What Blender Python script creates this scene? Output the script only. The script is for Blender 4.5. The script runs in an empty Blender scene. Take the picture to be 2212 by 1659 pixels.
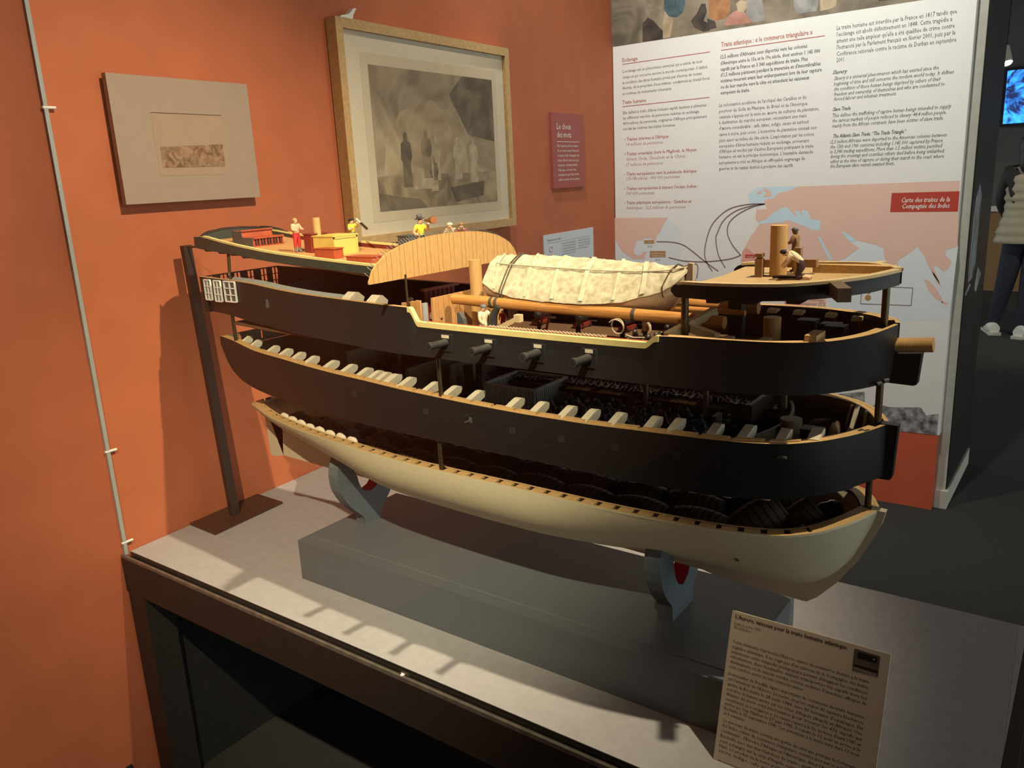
import bpy, bmesh, math, random
import numpy as np
from mathutils import Vector, Matrix
from math import sin, cos, pi, radians

rnd = random.Random(7)
scene = bpy.context.scene
COL = scene.collection

# ------------------------------------------------------------------ camera
# metres; X along the ship towards its bow, Y away from the glass, Z up, table top at Z = 0
F = 1744.4964570166808
CX, CY = 1106.0, 829.5
CAM_R = np.array([[0.8084218093691051, 0.5866312271951803, -0.04814541946913451],
                  [0.1077715951544766, -0.22793689617613794, -0.96769316140988],
                  [-0.5786531443051544, 0.7771155478055147, -0.24749134115094404]])
CAM_P = np.array([1.956097603046233, -0.9431161077370954, 0.885])
cam = bpy.data.cameras.new('camera')
cam.sensor_fit = 'HORIZONTAL'
cam.sensor_width = 36.0
cam.lens = F / 2212.0 * 36.0
cam.clip_start = 0.01
cam.clip_end = 100
camo = bpy.data.objects.new('camera', cam)
COL.objects.link(camo)
r_, d_, f_ = [Vector(v) for v in CAM_R]
mw = Matrix((r_, -d_, -f_)).transposed().to_4x4()
mw.translation = Vector(CAM_P)
camo.matrix_world = mw
scene.camera = camo

# ------------------------------------------------------------------ world, lights, exposure
scene.view_settings.view_transform = 'Standard'
scene.view_settings.look = 'None'
scene.view_settings.exposure = 1.6
scene.view_settings.gamma = 1.0
scene.view_settings.use_curve_mapping = False
world = bpy.data.worlds.new('gallery_dimness')
scene.world = world
world.use_nodes = True
bg = world.node_tree.nodes['Background']
bg.inputs[0].default_value = (0.75, 0.80, 0.78, 1)
bg.inputs[1].default_value = 0.48

def spot(name, loc, target, power, size_deg, blend=0.5, radius=0.03, col=(1, 0.86, 0.66)):
    l = bpy.data.lights.new(name, 'SPOT')
    l.energy = power
    l.spot_size = radians(size_deg)
    l.spot_blend = blend
    l.shadow_soft_size = radius
    l.color = col
    o = bpy.data.objects.new(name, l)
    COL.objects.link(o)
    o.location = loc
    dv = Vector(target) - Vector(loc)
    o.rotation_euler = dv.to_track_quat('-Z', 'Y').to_euler()
    return o

WARM = (1.0, 0.82, 0.56)
spot('spot_case_bow', (2.35, 0.31, 2.88), (0.38, 0.22, 0.25), 165, 54, 0.8, 0.022, WARM)
spot('spot_case_front', (1.85, -1.45, 2.25), (0.66, 0.20, 0.38), 150, 35, 0.9, 0.020, WARM)
spot('spot_print', (1.30, 1.40, 2.7), (-0.08, 1.40, 0.95), 26, 40, 0.9, 0.05, (1, 0.82, 0.60))
spot('spot_wall', (0.95, -1.25, 2.5), (0.0, -0.66, 0.85), 20, 30, 1.0, 0.05, (1, 0.74, 0.42))
spot('spot_panel_a', (0.35, 1.35, 2.75), (0.35, 2.9, 0.95), 44, 85, 0.8, 0.05, (1.0, 0.96, 0.88))
spot('spot_panel_b', (1.25, 1.45, 2.75), (1.05, 2.9, 0.75), 44, 85, 0.8, 0.05, (1.0, 0.97, 0.90))
spot('spot_corridor', (2.2, 5.6, 2.3), (1.25, 7.6, 0.0), 45, 80, 0.8, 0.08, (1.0, 0.9, 0.75))

# ------------------------------------------------------------------ pixel helpers (a pixel is a direction; depth comes from the surface it lies on)
def ray(u, v):
    return CAM_R.T @ np.array([(u - CX) / F, (v - CY) / F, 1.0])
def onz(u, v, z=0.0):
    d = ray(u, v); return CAM_P + (z - CAM_P[2]) / d[2] * d
def ony(u, v, y):
    d = ray(u, v); return CAM_P + (y - CAM_P[1]) / d[1] * d
def onx(u, v, x):
    d = ray(u, v); return CAM_P + (x - CAM_P[0]) / d[0] * d
WALL_A = -0.061913434334520526
NA = np.array([cos(WALL_A), -sin(WALL_A), 0.0])      # normal of the orange wall
TA = np.array([sin(WALL_A), cos(WALL_A), 0.0])       # direction along it, away from us
def onwall(u, v, off=0.0):
    d = ray(u, v); return CAM_P + (off - NA @ CAM_P) / (NA @ d) * d
def onplane(u, v, o, n):
    d = ray(u, v); o = np.array(o); n = np.array(n)
    return CAM_P + (n @ (o - CAM_P)) / (n @ d) * d

# ------------------------------------------------------------------ materials
MATS = {}
def mat(name, col, rough=0.6, var=0.12, scale=40.0, stretch=(1, 1, 1), bump=0.0, metal=0.0, col2=None, spec=0.4, emit=None, emit_s=0.0, detail=4.0):
    if name in MATS: return MATS[name]
    m = bpy.data.materials.new(name); m.use_nodes = True
    nt = m.node_tree; N = nt.nodes; L = nt.links
    b = N['Principled BSDF']
    b.inputs['Roughness'].default_value = rough
    b.inputs['Metallic'].default_value = metal
    b.inputs['Specular IOR Level'].default_value = spec
    c1 = Vector(col)
    c2 = Vector(col2) if col2 else c1 * (1 - 2 * var)
    tc = N.new('ShaderNodeTexCoord'); mp = N.new('ShaderNodeMapping')
    mp.inputs['Scale'].default_value = stretch
    L.new(tc.outputs['Object'], mp.inputs['Vector'])
    nz = N.new('ShaderNodeTexNoise'); nz.inputs['Scale'].default_value = scale; nz.inputs['Detail'].default_value = detail
    L.new(mp.outputs['Vector'], nz.inputs['Vector'])
    rp = N.new('ShaderNodeValToRGB')
    rp.color_ramp.elements[0].position = 0.3; rp.color_ramp.elements[1].position = 0.7
    rp.color_ramp.elements[0].color = (*c2, 1); rp.color_ramp.elements[1].color = (*c1, 1)
    L.new(nz.outputs['Fac'], rp.inputs['Fac'])
    L.new(rp.outputs['Color'], b.inputs['Base Color'])
    if bump:
        bp = N.new('ShaderNodeBump'); bp.inputs['Strength'].default_value = bump; bp.inputs['Distance'].default_value = 0.002
        L.new(nz.outputs['Fac'], bp.inputs['Height']); L.new(bp.outputs['Normal'], b.inputs['Normal'])
    if emit:
        b.inputs['Emission Color'].default_value = (*emit, 1); b.inputs['Emission Strength'].default_value = emit_s
    MATS[name] = m
    return m

def s2l(r, g, b):
    f = lambda c: ((c / 255 + 0.055) / 1.055) ** 2.4 if c > 10 else c / 255 / 12.92
    return (f(r), f(g), f(b))

WOODG = (1, 12, 12)     # grain running along X
m_orange = mat('orange_wall_paint', (0.46, 0.126, 0.053), 0.75, 0.05, 9, bump=0.12)
m_orange2 = mat('orange_skirting_paint', (0.60, 0.115, 0.05), 0.7, 0.04, 12)
m_floor = mat('dark_carpet', (0.035, 0.037, 0.033), 0.95, 0.2, 260, bump=0.3)
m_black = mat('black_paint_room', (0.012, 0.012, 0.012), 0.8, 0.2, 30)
m_white_trim = mat('off_white_trim', (0.62, 0.58, 0.50), 0.6, 0.08, 25)
m_table = mat('grey_table_laminate', (0.38, 0.37, 0.385), 0.55, 0.05, 60)
m_metal = mat('brown_steel', (0.026, 0.020, 0.017), 0.5, 0.12, 60)
m_plinth = mat('grey_plinth_paint', (0.125, 0.14, 0.155), 0.55, 0.08, 50, (1, 14, 14))
m_cradle = mat('blue_grey_cradle_paint', (0.135, 0.165, 0.19), 0.5, 0.12, 160)
m_red_felt = mat('red_felt', (0.42, 0.006, 0.012), 0.95, 0.2, 300)
m_rust = mat('rust_brown_steel_stand', (0.075, 0.038, 0.026), 0.5, 0.15, 70, metal=0.2)
m_hullblack = mat('black_hull_paint', (0.014, 0.0145, 0.0155), 0.42, 0.15, 30, WOODG, bump=0.06)
m_hullcream = mat('cream_hull_paint', (0.66, 0.60, 0.41), 0.5, 0.07, 60, (1, 14, 14), bump=0.05)
m_keel = mat('cream_keel_paint', (0.58, 0.50, 0.36), 0.5, 0.07, 60, (1, 14, 14))
m_rimwood = mat('pale_cut_wood', (0.66, 0.44, 0.20), 0.6, 0.16, 120, (1, 8, 8), col2=(0.46, 0.27, 0.10))
m_timber = mat('pale_timber', (0.62, 0.50, 0.31), 0.6, 0.1, 120, (8, 1, 8), col2=(0.48, 0.34, 0.17))
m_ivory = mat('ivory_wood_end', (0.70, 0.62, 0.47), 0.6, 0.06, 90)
m_maroon = mat('maroon_inner_planking', (0.055, 0.014, 0.010), 0.65, 0.25, 40, WOODG)
m_darkwood = mat('dark_stained_wood', (0.045, 0.028, 0.016), 0.6, 0.25, 60, WOODG)
m_inneroak = mat('olive_brown_inner_wood', (0.25, 0.20, 0.12), 0.6, 0.2, 60, WOODG)
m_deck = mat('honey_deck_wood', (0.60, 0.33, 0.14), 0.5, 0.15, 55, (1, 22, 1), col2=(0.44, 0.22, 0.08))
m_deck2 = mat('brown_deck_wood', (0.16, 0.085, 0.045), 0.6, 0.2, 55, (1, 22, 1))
m_fdeck = mat('tan_deck_wood', (0.50, 0.35, 0.18), 0.55, 0.12, 60, (1, 18, 1), col2=(0.37, 0.25, 0.12))
m_mast = mat('mast_wood', (0.60, 0.36, 0.15), 0.55, 0.12, 60, (6, 6, 0.6), col2=(0.48, 0.27, 0.10))
m_spar = mat('orange_spar_wood', (0.62, 0.30, 0.09), 0.45, 0.2, 45, (0.5, 10, 10), col2=(0.42, 0.17, 0.045))
m_plankfan = mat('barricade_plank_wood', (0.60, 0.36, 0.14), 0.55, 0.2, 90, (6, 6, 0.7), col2=(0.46, 0.25, 0.085))
m_bulk = mat('bulkhead_plank_wood', (0.55, 0.30, 0.12), 0.55, 0.2, 70, (6, 6, 0.7), col2=(0.42, 0.21, 0.075))
m_green = mat('bottle_green_paint', (0.045, 0.066, 0.056), 0.45, 0.2, 40, WOODG)
m_yellowtrim = mat('pale_yellow_trim', (0.80, 0.66, 0.28), 0.5, 0.05, 60)
m_redwood = mat('red_painted_wood', (0.42, 0.085, 0.035), 0.45, 0.12, 60)
m_reddark = mat('dark_red_paint', (0.22, 0.030, 0.022), 0.5, 0.12, 60)
m_yellowbox = mat('yellow_painted_wood', (0.72, 0.52, 0.13), 0.45, 0.06, 60)
m_greybox = mat('slate_grey_paint', (0.085, 0.085, 0.085), 0.55, 0.1, 60)
m_whitepaint = mat('white_window_paint', (0.80, 0.79, 0.74), 0.4, 0.03, 60)
m_paneglass = mat('grey_window_pane', (0.10, 0.095, 0.085), 0.15, 0.1, 60, spec=0.6)
m_paleblue = mat('pale_grey_cabin_top', (0.40, 0.44, 0.43), 0.5, 0.08, 50)
m_brass = mat('dark_brass_rod', (0.12, 0.095, 0.05), 0.35, 0.1, 60, metal=0.8)
m_gun = mat('black_gun_metal', (0.055, 0.055, 0.055), 0.4, 0.1, 60, metal=0.4)
m_canvas = mat('aged_canvas', (0.62, 0.565, 0.42), 0.9, 0.1, 95, bump=0.5, col2=(0.36, 0.31, 0.205), detail=14)
m_canvas2 = mat('pale_canvas_strip', (0.66, 0.60, 0.45), 0.9, 0.1, 120, bump=0.3, col2=(0.50, 0.45, 0.32), detail=8)
m_boat = mat('boat_planking', (0.60, 0.47, 0.33), 0.6, 0.1, 30, WOODG)
m_cord = mat('dark_cord', (0.10, 0.075, 0.05), 0.8, 0.2, 200)
m_rope = mat('pale_rope', (0.55, 0.42, 0.30), 0.85, 0.15, 300)
m_barrel = mat('dark_barrel_wood', (0.12, 0.072, 0.036), 0.55, 0.3, 60, WOODG)
m_hoop = mat('barrel_hoop', (0.018, 0.012, 0.008), 0.6, 0.2, 60)
m_stone = mat('brown_ballast_stone', (0.20, 0.155, 0.11), 0.8, 0.3, 40, bump=0.5)
m_sack = mat('tan_sackcloth', (0.42, 0.34, 0.22), 0.85, 0.15, 120, bump=0.4)
m_cratew = mat('grey_green_crate_wood', (0.40, 0.42, 0.39), 0.5, 0.12, 60)
m_bone = mat('pale_parchment', (0.75, 0.65, 0.48), 0.6, 0.05, 80)
# figurines
m_skinp = mat('pale_carved_skin', (0.66, 0.42, 0.26), 0.55, 0.08, 120)
m_skinb = mat('dark_brown_carved_skin', (0.045, 0.036, 0.032), 0.35, 0.2, 150, spec=0.6)
m_skint = mat('tan_carved_skin', (0.20, 0.11, 0.06), 0.5, 0.1, 120)
m_shirtw = mat('cream_shirt', (0.70, 0.58, 0.40), 0.7, 0.08, 120)
m_shirty = mat('yellow_shirt', (0.78, 0.62, 0.05), 0.7, 0.08, 120)
m_red = mat('red_cloth', (0.52, 0.030, 0.028), 0.7, 0.1, 120)
m_rust2 = mat('rust_red_shirt', (0.30, 0.070, 0.045), 0.7, 0.1, 120)
m_blackc = mat('black_cloth', (0.015, 0.015, 0.016), 0.7, 0.2, 120)
m_greyc = mat('grey_cloth', (0.16, 0.16, 0.17), 0.7, 0.1, 120)
m_brownc = mat('brown_cloth', (0.085, 0.042, 0.026), 0.7, 0.1, 120)
m_tanc = mat('tan_coat_cloth', (0.27, 0.145, 0.062), 0.7, 0.1, 120)
m_purple = mat('dark_purple_cloth', (0.055, 0.022, 0.030), 0.7, 0.1, 120)
m_hair = mat('fair_hair', (0.42, 0.25, 0.11), 0.6, 0.15, 200)
m_greenc = mat('dark_green_cloth', (0.030, 0.045, 0.020), 0.7, 0.1, 120)
# prints
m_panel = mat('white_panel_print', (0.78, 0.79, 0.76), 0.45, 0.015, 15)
m_sea = mat('pale_blue_sea_print', (0.70, 0.77, 0.80), 0.45, 0.02, 6)
m_sea2 = mat('sky_blue_sea_print', (0.56, 0.74, 0.83), 0.45, 0.02, 6)
m_land = mat('salmon_land_print', (0.76, 0.53, 0.44), 0.45, 0.02, 6)
m_hotland = mat('red_coast_print', (0.72, 0.22, 0.18), 0.45, 0.2, 6, col2=(0.74, 0.44, 0.36))
m_boxred = mat('red_title_print', (0.46, 0.060, 0.042), 0.45, 0.02, 20)
m_gold = mat('ochre_tag_print', (0.42, 0.25, 0.085), 0.45, 0.03, 30)
m_ink = mat('black_ink', (0.13, 0.125, 0.125), 0.6, 0.02, 20)
m_inkred = mat('red_ink', (0.46, 0.15, 0.12), 0.6, 0.02, 20)
m_inkpink = mat('faded_red_ink', (0.50, 0.27, 0.22), 0.6, 0.02, 20)
m_inkgrey = mat('grey_line_ink', (0.23, 0.17, 0.18), 0.6, 0.02, 20)
m_inkwhite = mat('white_ink', (0.80, 0.76, 0.70), 0.6, 0.02, 20)
m_inkbrown = mat('brown_ink', (0.045, 0.032, 0.022), 0.6, 0.02, 20)
m_card = mat('cream_card_stock', (0.52, 0.44, 0.34), 0.6, 0.02, 40)
m_signred = mat('brick_red_sign', (0.33, 0.075, 0.06), 0.55, 0.02, 20)
m_label = mat('pale_blue_label_paper', (0.58, 0.62, 0.66), 0.55, 0.02, 20)
m_frame = mat('oak_frame', (0.55, 0.35, 0.15), 0.5, 0.12, 70, (1, 1, 1))
m_mount = mat('cream_mount_board', (0.66, 0.57, 0.43), 0.7, 0.02, 30)
m_paper = mat('aged_paper', (0.60, 0.50, 0.36), 0.7, 0.03, 20)
m_whiteframe = mat('pale_picture_mount', (0.33, 0.25, 0.19), 0.6, 0.03, 30)
m_rockprint = mat('engraved_rock_print', (0.50, 0.51, 0.52), 0.5, 0.3, 28, col2=(0.03, 0.03, 0.035), detail=10)

def mat_sepia(name, dark, light, scale, cx=0.4, cz=0.4):
    """generic sepia engraving: cloudy light and dark patches"""
    m = bpy.data.materials.new(name); m.use_nodes = True
    nt = m.node_tree; N = nt.nodes; L = nt.links; b = N['Principled BSDF']
    b.inputs['Roughness'].default_value = 0.7
    tc = N.new('ShaderNodeTexCoord')
    n1 = N.new('ShaderNodeTexNoise'); n1.inputs['Scale'].default_value = scale; n1.inputs['Detail'].default_value = 8
    n1.inputs['Distortion'].default_value = 1.2
    L.new(tc.outputs['Object'], n1.inputs['Vector'])
    rp = N.new('ShaderNodeValToRGB')
    rp.color_ramp.elements[0].position = 0.36; rp.color_ramp.elements[1].position = 0.66
    rp.color_ramp.elements[0].color = (*dark, 1); rp.color_ramp.elements[1].color = (*light, 1)
    L.new(n1.outputs['Fac'], rp.inputs['Fac']); L.new(rp.outputs['Color'], b.inputs['Base Color'])
    return m
m_sep_sky = mat_sepia('sepia_sky', (0.20, 0.155, 0.10), (0.42, 0.33, 0.22), 5)
m_sep_mid = mat_sepia('sepia_haze', (0.30, 0.22, 0.13), (0.50, 0.39, 0.25), 6)
m_sep_ground = mat_sepia('sepia_ground', (0.16, 0.12, 0.075), (0.40, 0.31, 0.19), 9)
m_sep_dark = mat_sepia('sepia_shade', (0.09, 0.072, 0.05), (0.20, 0.155, 0.10), 8)
m_sep_light = mat_sepia('sepia_light', (0.36, 0.28, 0.18), (0.55, 0.44, 0.30), 14)
m_small_print = mat_sepia('small_brown_print', (0.13, 0.065, 0.03), (0.33, 0.21, 0.13), 45)
m_paint_bg = mat_sepia('muted_painting_ground', (0.10, 0.085, 0.06), (0.30, 0.25, 0.18), 5)
m_paint_blue = mat_sepia('muted_painting_blue', (0.035, 0.07, 0.09), (0.09, 0.15, 0.18), 9)
m_paint_orange = mat_sepia('muted_painting_orange', (0.26, 0.11, 0.045), (0.44, 0.22, 0.09), 9)
m_paint_pink = mat_sepia('muted_painting_pink', (0.34, 0.14, 0.11), (0.52, 0.28, 0.22), 9)
m_paint_grey = mat_sepia('muted_painting_grey', (0.20, 0.20, 0.19), (0.38, 0.37, 0.35), 9)
m_paint_dark = mat_sepia('muted_painting_dark', (0.025, 0.022, 0.02), (0.08, 0.06, 0.045), 9)
m_paint_cream = mat_sepia('muted_painting_cream', (0.33, 0.25, 0.15), (0.50, 0.41, 0.28), 9)

def mat_glass(name, tint=(0.97, 0.985, 0.975), refl=0.9, ior=1.45):
    m = bpy.data.materials.new(name); m.use_nodes = True
    nt = m.node_tree; N = nt.nodes; L = nt.links
    for n in list(N): N.remove(n)
    o = N.new('ShaderNodeOutputMaterial'); tr = N.new('ShaderNodeBsdfTransparent'); gl = N.new('ShaderNodeBsdfGlossy')
    tr.inputs[0].default_value = (*tint, 1); gl.inputs['Roughness'].default_value = 0.02
    gl.inputs[0].default_value = (refl, refl, refl, 1)
    fr = N.new('ShaderNodeFresnel'); fr.inputs[0].default_value = ior
    mx = N.new('ShaderNodeMixShader')
    ge = N.new('ShaderNodeNewGeometry'); iv = N.new('ShaderNodeMath'); iv.operation = 'SUBTRACT'; iv.inputs[0].default_value = 1.0
    L.new(ge.outputs['Backfacing'], iv.inputs[1])
    mu = N.new('ShaderNodeMath'); mu.operation = 'MULTIPLY'; L.new(fr.outputs[0], mu.inputs[0]); L.new(iv.outputs[0], mu.inputs[1])
    L.new(mu.outputs[0], mx.inputs[0]); L.new(tr.outputs[0], mx.inputs[1]); L.new(gl.outputs[0], mx.inputs[2])
    L.new(mx.outputs[0], o.inputs[0])
    return m
m_glass = mat_glass('clear_case_glass')
m_glassedge = mat('grey_glass_edge', (0.34, 0.36, 0.35), 0.25, 0.04, 30, spec=0.6)

# ------------------------------------------------------------------ mesh helpers
def obj(name, verts, faces, m, parent=None, smooth=None, mi=None):
    me = bpy.data.meshes.new(name)
    me.from_pydata([tuple(map(float, v)) for v in verts], [], [tuple(f) for f in faces])
    for x in (m if isinstance(m, (list, tuple)) else [m]): me.materials.append(x)
    if mi is not None: me.polygons.foreach_set('material_index', mi)
    bm = bmesh.new(); bm.from_mesh(me)
    bmesh.ops.recalc_face_normals(bm, faces=bm.faces[:]); bm.to_mesh(me); bm.free()
    if smooth is not None:
        me.polygons.foreach_set('use_smooth', [True] * len(me.polygons))
        me.set_sharp_from_angle(angle=radians(smooth))
    o = bpy.data.objects.new(name, me); COL.objects.link(o)
    if parent is not None: o.parent = parent
    return o

class MB:
    def __init__(s): s.v = []; s.f = []; s.m = []
    def add(s, v, f, mi=0):
        n = len(s.v); s.v += [tuple(map(float, p)) for p in v]; s.f += [tuple(i + n for i in q) for q in f]; s.m += [mi] * len(f); return s
    def box(s, x0, x1, y0, y1, z0, z1, mi=0):
        v = [(x, y, z) for z in (z0, z1) for y in (y0, y1) for x in (x0, x1)]
        return s.add(v, [(0, 2, 3, 1), (4, 5, 7, 6), (0, 1, 5, 4), (2, 6, 7, 3), (0, 4, 6, 2), (1, 3, 7, 5)], mi)
    def obox(s, c, ax, ay, az, hx, hy, hz, mi=0):
        c = np.array(c, float); ax, ay, az = [np.array(a, float) / np.linalg.norm(a) for a in (ax, ay, az)]
        v = [c + ax * i * hx + ay * j * hy + az * k * hz for k in (-1, 1) for j in (-1, 1) for i in (-1, 1)]
        return s.add(v, [(0, 2, 3, 1), (4, 5, 7, 6), (0, 1, 5, 4), (2, 6, 7, 3), (0, 4, 6, 2), (1, 3, 7, 5)], mi)
    def bar(s, a, b, w, h=None, mi=0, up=(0, 0, 1)):
        a = np.array(a, float); b = np.array(b, float); d = b - a; L = np.linalg.norm(d); d /= L
        u = np.array(up, float)
        if abs(u @ d) > 0.95: u = np.array((1.0, 0, 0))
        sx = np.cross(d, u); sx /= np.linalg.norm(sx); uz = np.cross(sx, d)
        return s.obox((a + b) / 2, d, sx, uz, L / 2, w / 2, (h or w) / 2, mi)
    def tube(s, pts, r, n=10, mi=0, cap=True):
        pts = [np.array(p, float) for p in pts]; k = len(pts)
        rr = r if isinstance(r, (list, tuple, np.ndarray)) else [r] * k
        rings = []; prev = None
        for i, p in enumerate(pts):
            d = pts[min(i + 1, k - 1)] - pts[max(i - 1, 0)]; d = d / (np.linalg.norm(d) + 1e-12)
            if prev is None:
                u = np.array((0, 0, 1.0)) if abs(d[2]) < 0.9 else np.array((1.0, 0, 0))
            else: u = prev
            a = np.cross(d, u); a /= np.linalg.norm(a) + 1e-12; b = np.cross(a, d); prev = b
            rings.append([p + rr[i] * (cos(2 * pi * j / n) * a + sin(2 * pi * j / n) * b) for j in range(n)])
        v = [q for R in rings for q in R]
        f = [(i * n + j, i * n + (j + 1) % n, (i + 1) * n + (j + 1) % n, (i + 1) * n + j) for i in range(k - 1) for j in range(n)]
        if cap: f += [tuple(range(n - 1, -1, -1)), tuple((k - 1) * n + j for j in range(n))]
        return s.add(v, f, mi)
    def prism(s, poly, o, ex, ey, en, d0, d1, mi=0):
        """polygon (a,b) in plane o + a ex + b ey, extruded along en from d0 to d1"""
        o, ex, ey, en = [np.array(q, float) for q in (o, ex, ey, en)]
        n = len(poly)
        v = [o + a * ex + b * ey + d * en for d in (d0, d1) for a, b in poly]
        f = [tuple(range(n - 1, -1, -1)), tuple(range(n, 2 * n))] + [(i, (i + 1) % n, n + (i + 1) % n, n + i) for i in range(n)]
        return s.add(v, f, mi)
    def flat(s, pts, mi=0):
        return s.add(pts, [tuple(range(len(pts)))], mi)
    def sphere(s, c, rx, ry=None, rz=None, n=10, k=6, mi=0):
        ry = ry or rx; rz = rz or rx; c = np.array(c, float)
        v = [c + (0, 0, -rz)]
        for i in range(1, k):
            t = pi * i / k
            v += [c + (rx * sin(t) * cos(2 * pi * j / n), ry * sin(t) * sin(2 * pi * j / n), -rz * cos(t)) for j in range(n)]
        v.append(c + (0, 0, rz)); last = len(v) - 1
        f = [(0, 1 + (j + 1) % n, 1 + j) for j in range(n)]
        for i in range(k - 2):
            f += [(1 + i * n + j, 1 + i * n + (j + 1) % n, 1 + (i + 1) * n + (j + 1) % n, 1 + (i + 1) * n + j) for j in range(n)]
        f += [(last, 1 + (k - 2) * n + j, 1 + (k - 2) * n + (j + 1) % n) for j in range(n)]
        return s.add(v, f, mi)
    def build(s, name, m, parent=None, smooth=None):
        return obj(name, s.v, s.f, m, parent, smooth, s.m)

def tag(o, label=None, cat=None, group=None, kind=None):
    if label: o['label'] = label
    if cat: o['category'] = cat
    if group: o['group'] = group
    if kind: o['kind'] = kind
    return o
def empty(name, loc, label=None, cat=None, group=None, rz=0.0):
    e = bpy.data.objects.new(name, None); COL.objects.link(e); e.empty_display_size = 0.02
    e.location = tuple(map(float, loc)); e.rotation_euler = (0, 0, rz)
    return tag(e, label, cat, group)
def box(name, x0, x1, y0, y1, z0, z1, m, parent=None): return MB().box(x0, x1, y0, y1, z0, z1).build(name, m, parent)
def copy_tree(o, parent=None):
    c = o.copy(); COL.objects.link(c); c.parent = parent
    for ch in [k for k in o.children]: copy_tree(ch, c)
    return c
def keep(o, parent):
    """parent without moving (parent sits unrotated at its location)"""
    o.parent = parent; o.location = Vector(o.location) - Vector(parent.location); return o

FONT = None
def text_mesh(s):
    """outline mesh of one line of lettering, 1 unit high letters, starting at 0"""
    c = bpy.data.curves.new('lettering', 'FONT'); c.body = s; c.size = 1.0; c.resolution_u = 1; c.fill_mode = 'FRONT'
    o = bpy.data.objects.new('lettering', c); COL.objects.link(o)
    dg = bpy.context.evaluated_depsgraph_get()
    me = bpy.data.meshes.new_from_object(o.evaluated_get(dg))
    v = np.array([p.co[:2] for p in me.vertices]) if len(me.vertices) else np.zeros((0, 2))
    f = [tuple(p.vertices) for p in me.polygons]
    bpy.data.objects.remove(o); bpy.data.curves.remove(c); bpy.data.meshes.remove(me)
    return v, f
def lettering(name, lines, ex, ey, en, m, parent, lift=0.0006, shear=0.0, bold=0.0):
    """lines: (string, 3D start of baseline, width or None, letter size)"""
    mb = MB(); ex, ey, en = [np.array(q, float) for q in (ex, ey, en)]
    for st, P, w, size in lines:
        v, f = text_mesh(st)
        if not len(v): continue
        x0, x1 = v[:, 0].min(), v[:, 0].max()
        sx = size if w is None else w / (x1 - x0)
        P = np.array(P, float)
        for k in range(2 if bold else 1):
            V = [P + ((a - x0) * sx + shear * b * size + k * bold) * ex + b * size * ey + (lift + 0.0001 * k) * en for a, b in v]
            mb.add(V, f)
    return mb.build(name, m, parent)

# ================================================================== THE ROOM
ZF = -0.676
def W(s, z, off=0.0): return s * TA + off * NA + np.array((0, 0, z))
def wall_uv(u, v, off=0.0):
    P = onwall(u, v, off); return float(P @ TA), float(P[2])
tag(box('floor', -3.0, 7.0, -4.0, 11.0, ZF - 0.05, ZF, m_floor), kind='structure')
tag(box('ceiling', -3.0, 7.0, -4.0, 11.0, 2.95, 3.0, m_black), kind='structure')
mb = MB(); mb.obox(W(-0.05, 1.137, -0.05), TA, NA, (0, 0, 1), 2.98, 0.05, 1.813)
tag(mb.build('wall_left', m_orange), kind='structure')
mb = MB(); mb.obox(W(-1.55, ZF + 0.0515, 0.004), TA, NA, (0, 0, 1), 1.45, 0.004, 0.0515)
tag(mb.build('baseboard_left', m_black), kind='structure')
YP = 2.913
tag(box('unseen_wall_front', -0.4, 7.0, -4.0, -3.9, ZF, 2.95, mat('dark_orange_unseen_wall', (0.30, 0.09, 0.045), 0.8, 0.1, 3)), kind='structure')  # unseen wall behind the camera, added to dim reflections in the glass
tag(box('wall_back', -0.60, 1.473, 2.964, 3.64, ZF, 2.95, m_white_trim), kind='structure')
m_sidedark = mat('dark_glossy_side', (0.020, 0.021, 0.022), 0.35, 0.2, 14, spec=0.5)
side = box('wall_side', 1.470, 1.478, 2.984, 3.64, ZF + 0.085, 2.95, m_sidedark); tag(side, kind='structure')
mb = MB().box(1.425, 1.486, 2.952, 2.964, ZF, ZF + 0.085).box(1.473, 1.486, 2.964, 3.64, ZF, ZF + 0.085)
tag(mb.build('baseboard_right', m_white_trim), kind='structure')
m_streaks = mat('pale_streaky_shapes', (0.42, 0.42, 0.44), 0.6, 0.35, 60, (1, 1, 0.15), col2=(0.06, 0.06, 0.065), detail=8)
streaks_mb = MB()
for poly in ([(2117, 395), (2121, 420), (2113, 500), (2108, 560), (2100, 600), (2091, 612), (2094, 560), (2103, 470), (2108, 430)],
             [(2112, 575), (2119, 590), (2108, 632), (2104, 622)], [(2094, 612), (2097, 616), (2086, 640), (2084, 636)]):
    streaks_mb.flat([np.array(onx(u, v, 1.4785)) for u, v in poly])  # pale streaky shapes laid on the dark side wall
streaks_mb.build('pale_streaks', m_streaks, side)
# far end of the gallery
tag(box('wall_far', -3.0, 7.0, 10.06, 10.16, 0.30, 2.95, mat('dim_grey_wall', (0.10, 0.095, 0.095), 0.8, 0.1, 3)), kind='structure')
tag(box('wall_far_dado', -3.0, 7.0, 10.0, 10.16, ZF, 0.24, mat('ochre_brown_dado', (0.25, 0.14, 0.062), 0.7, 0.08, 5)), kind='structure')
tag(box('trim_1', -3.0, 7.0, 9.96, 10.16, 0.24, 0.30, m_white_trim), kind='structure')
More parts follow.
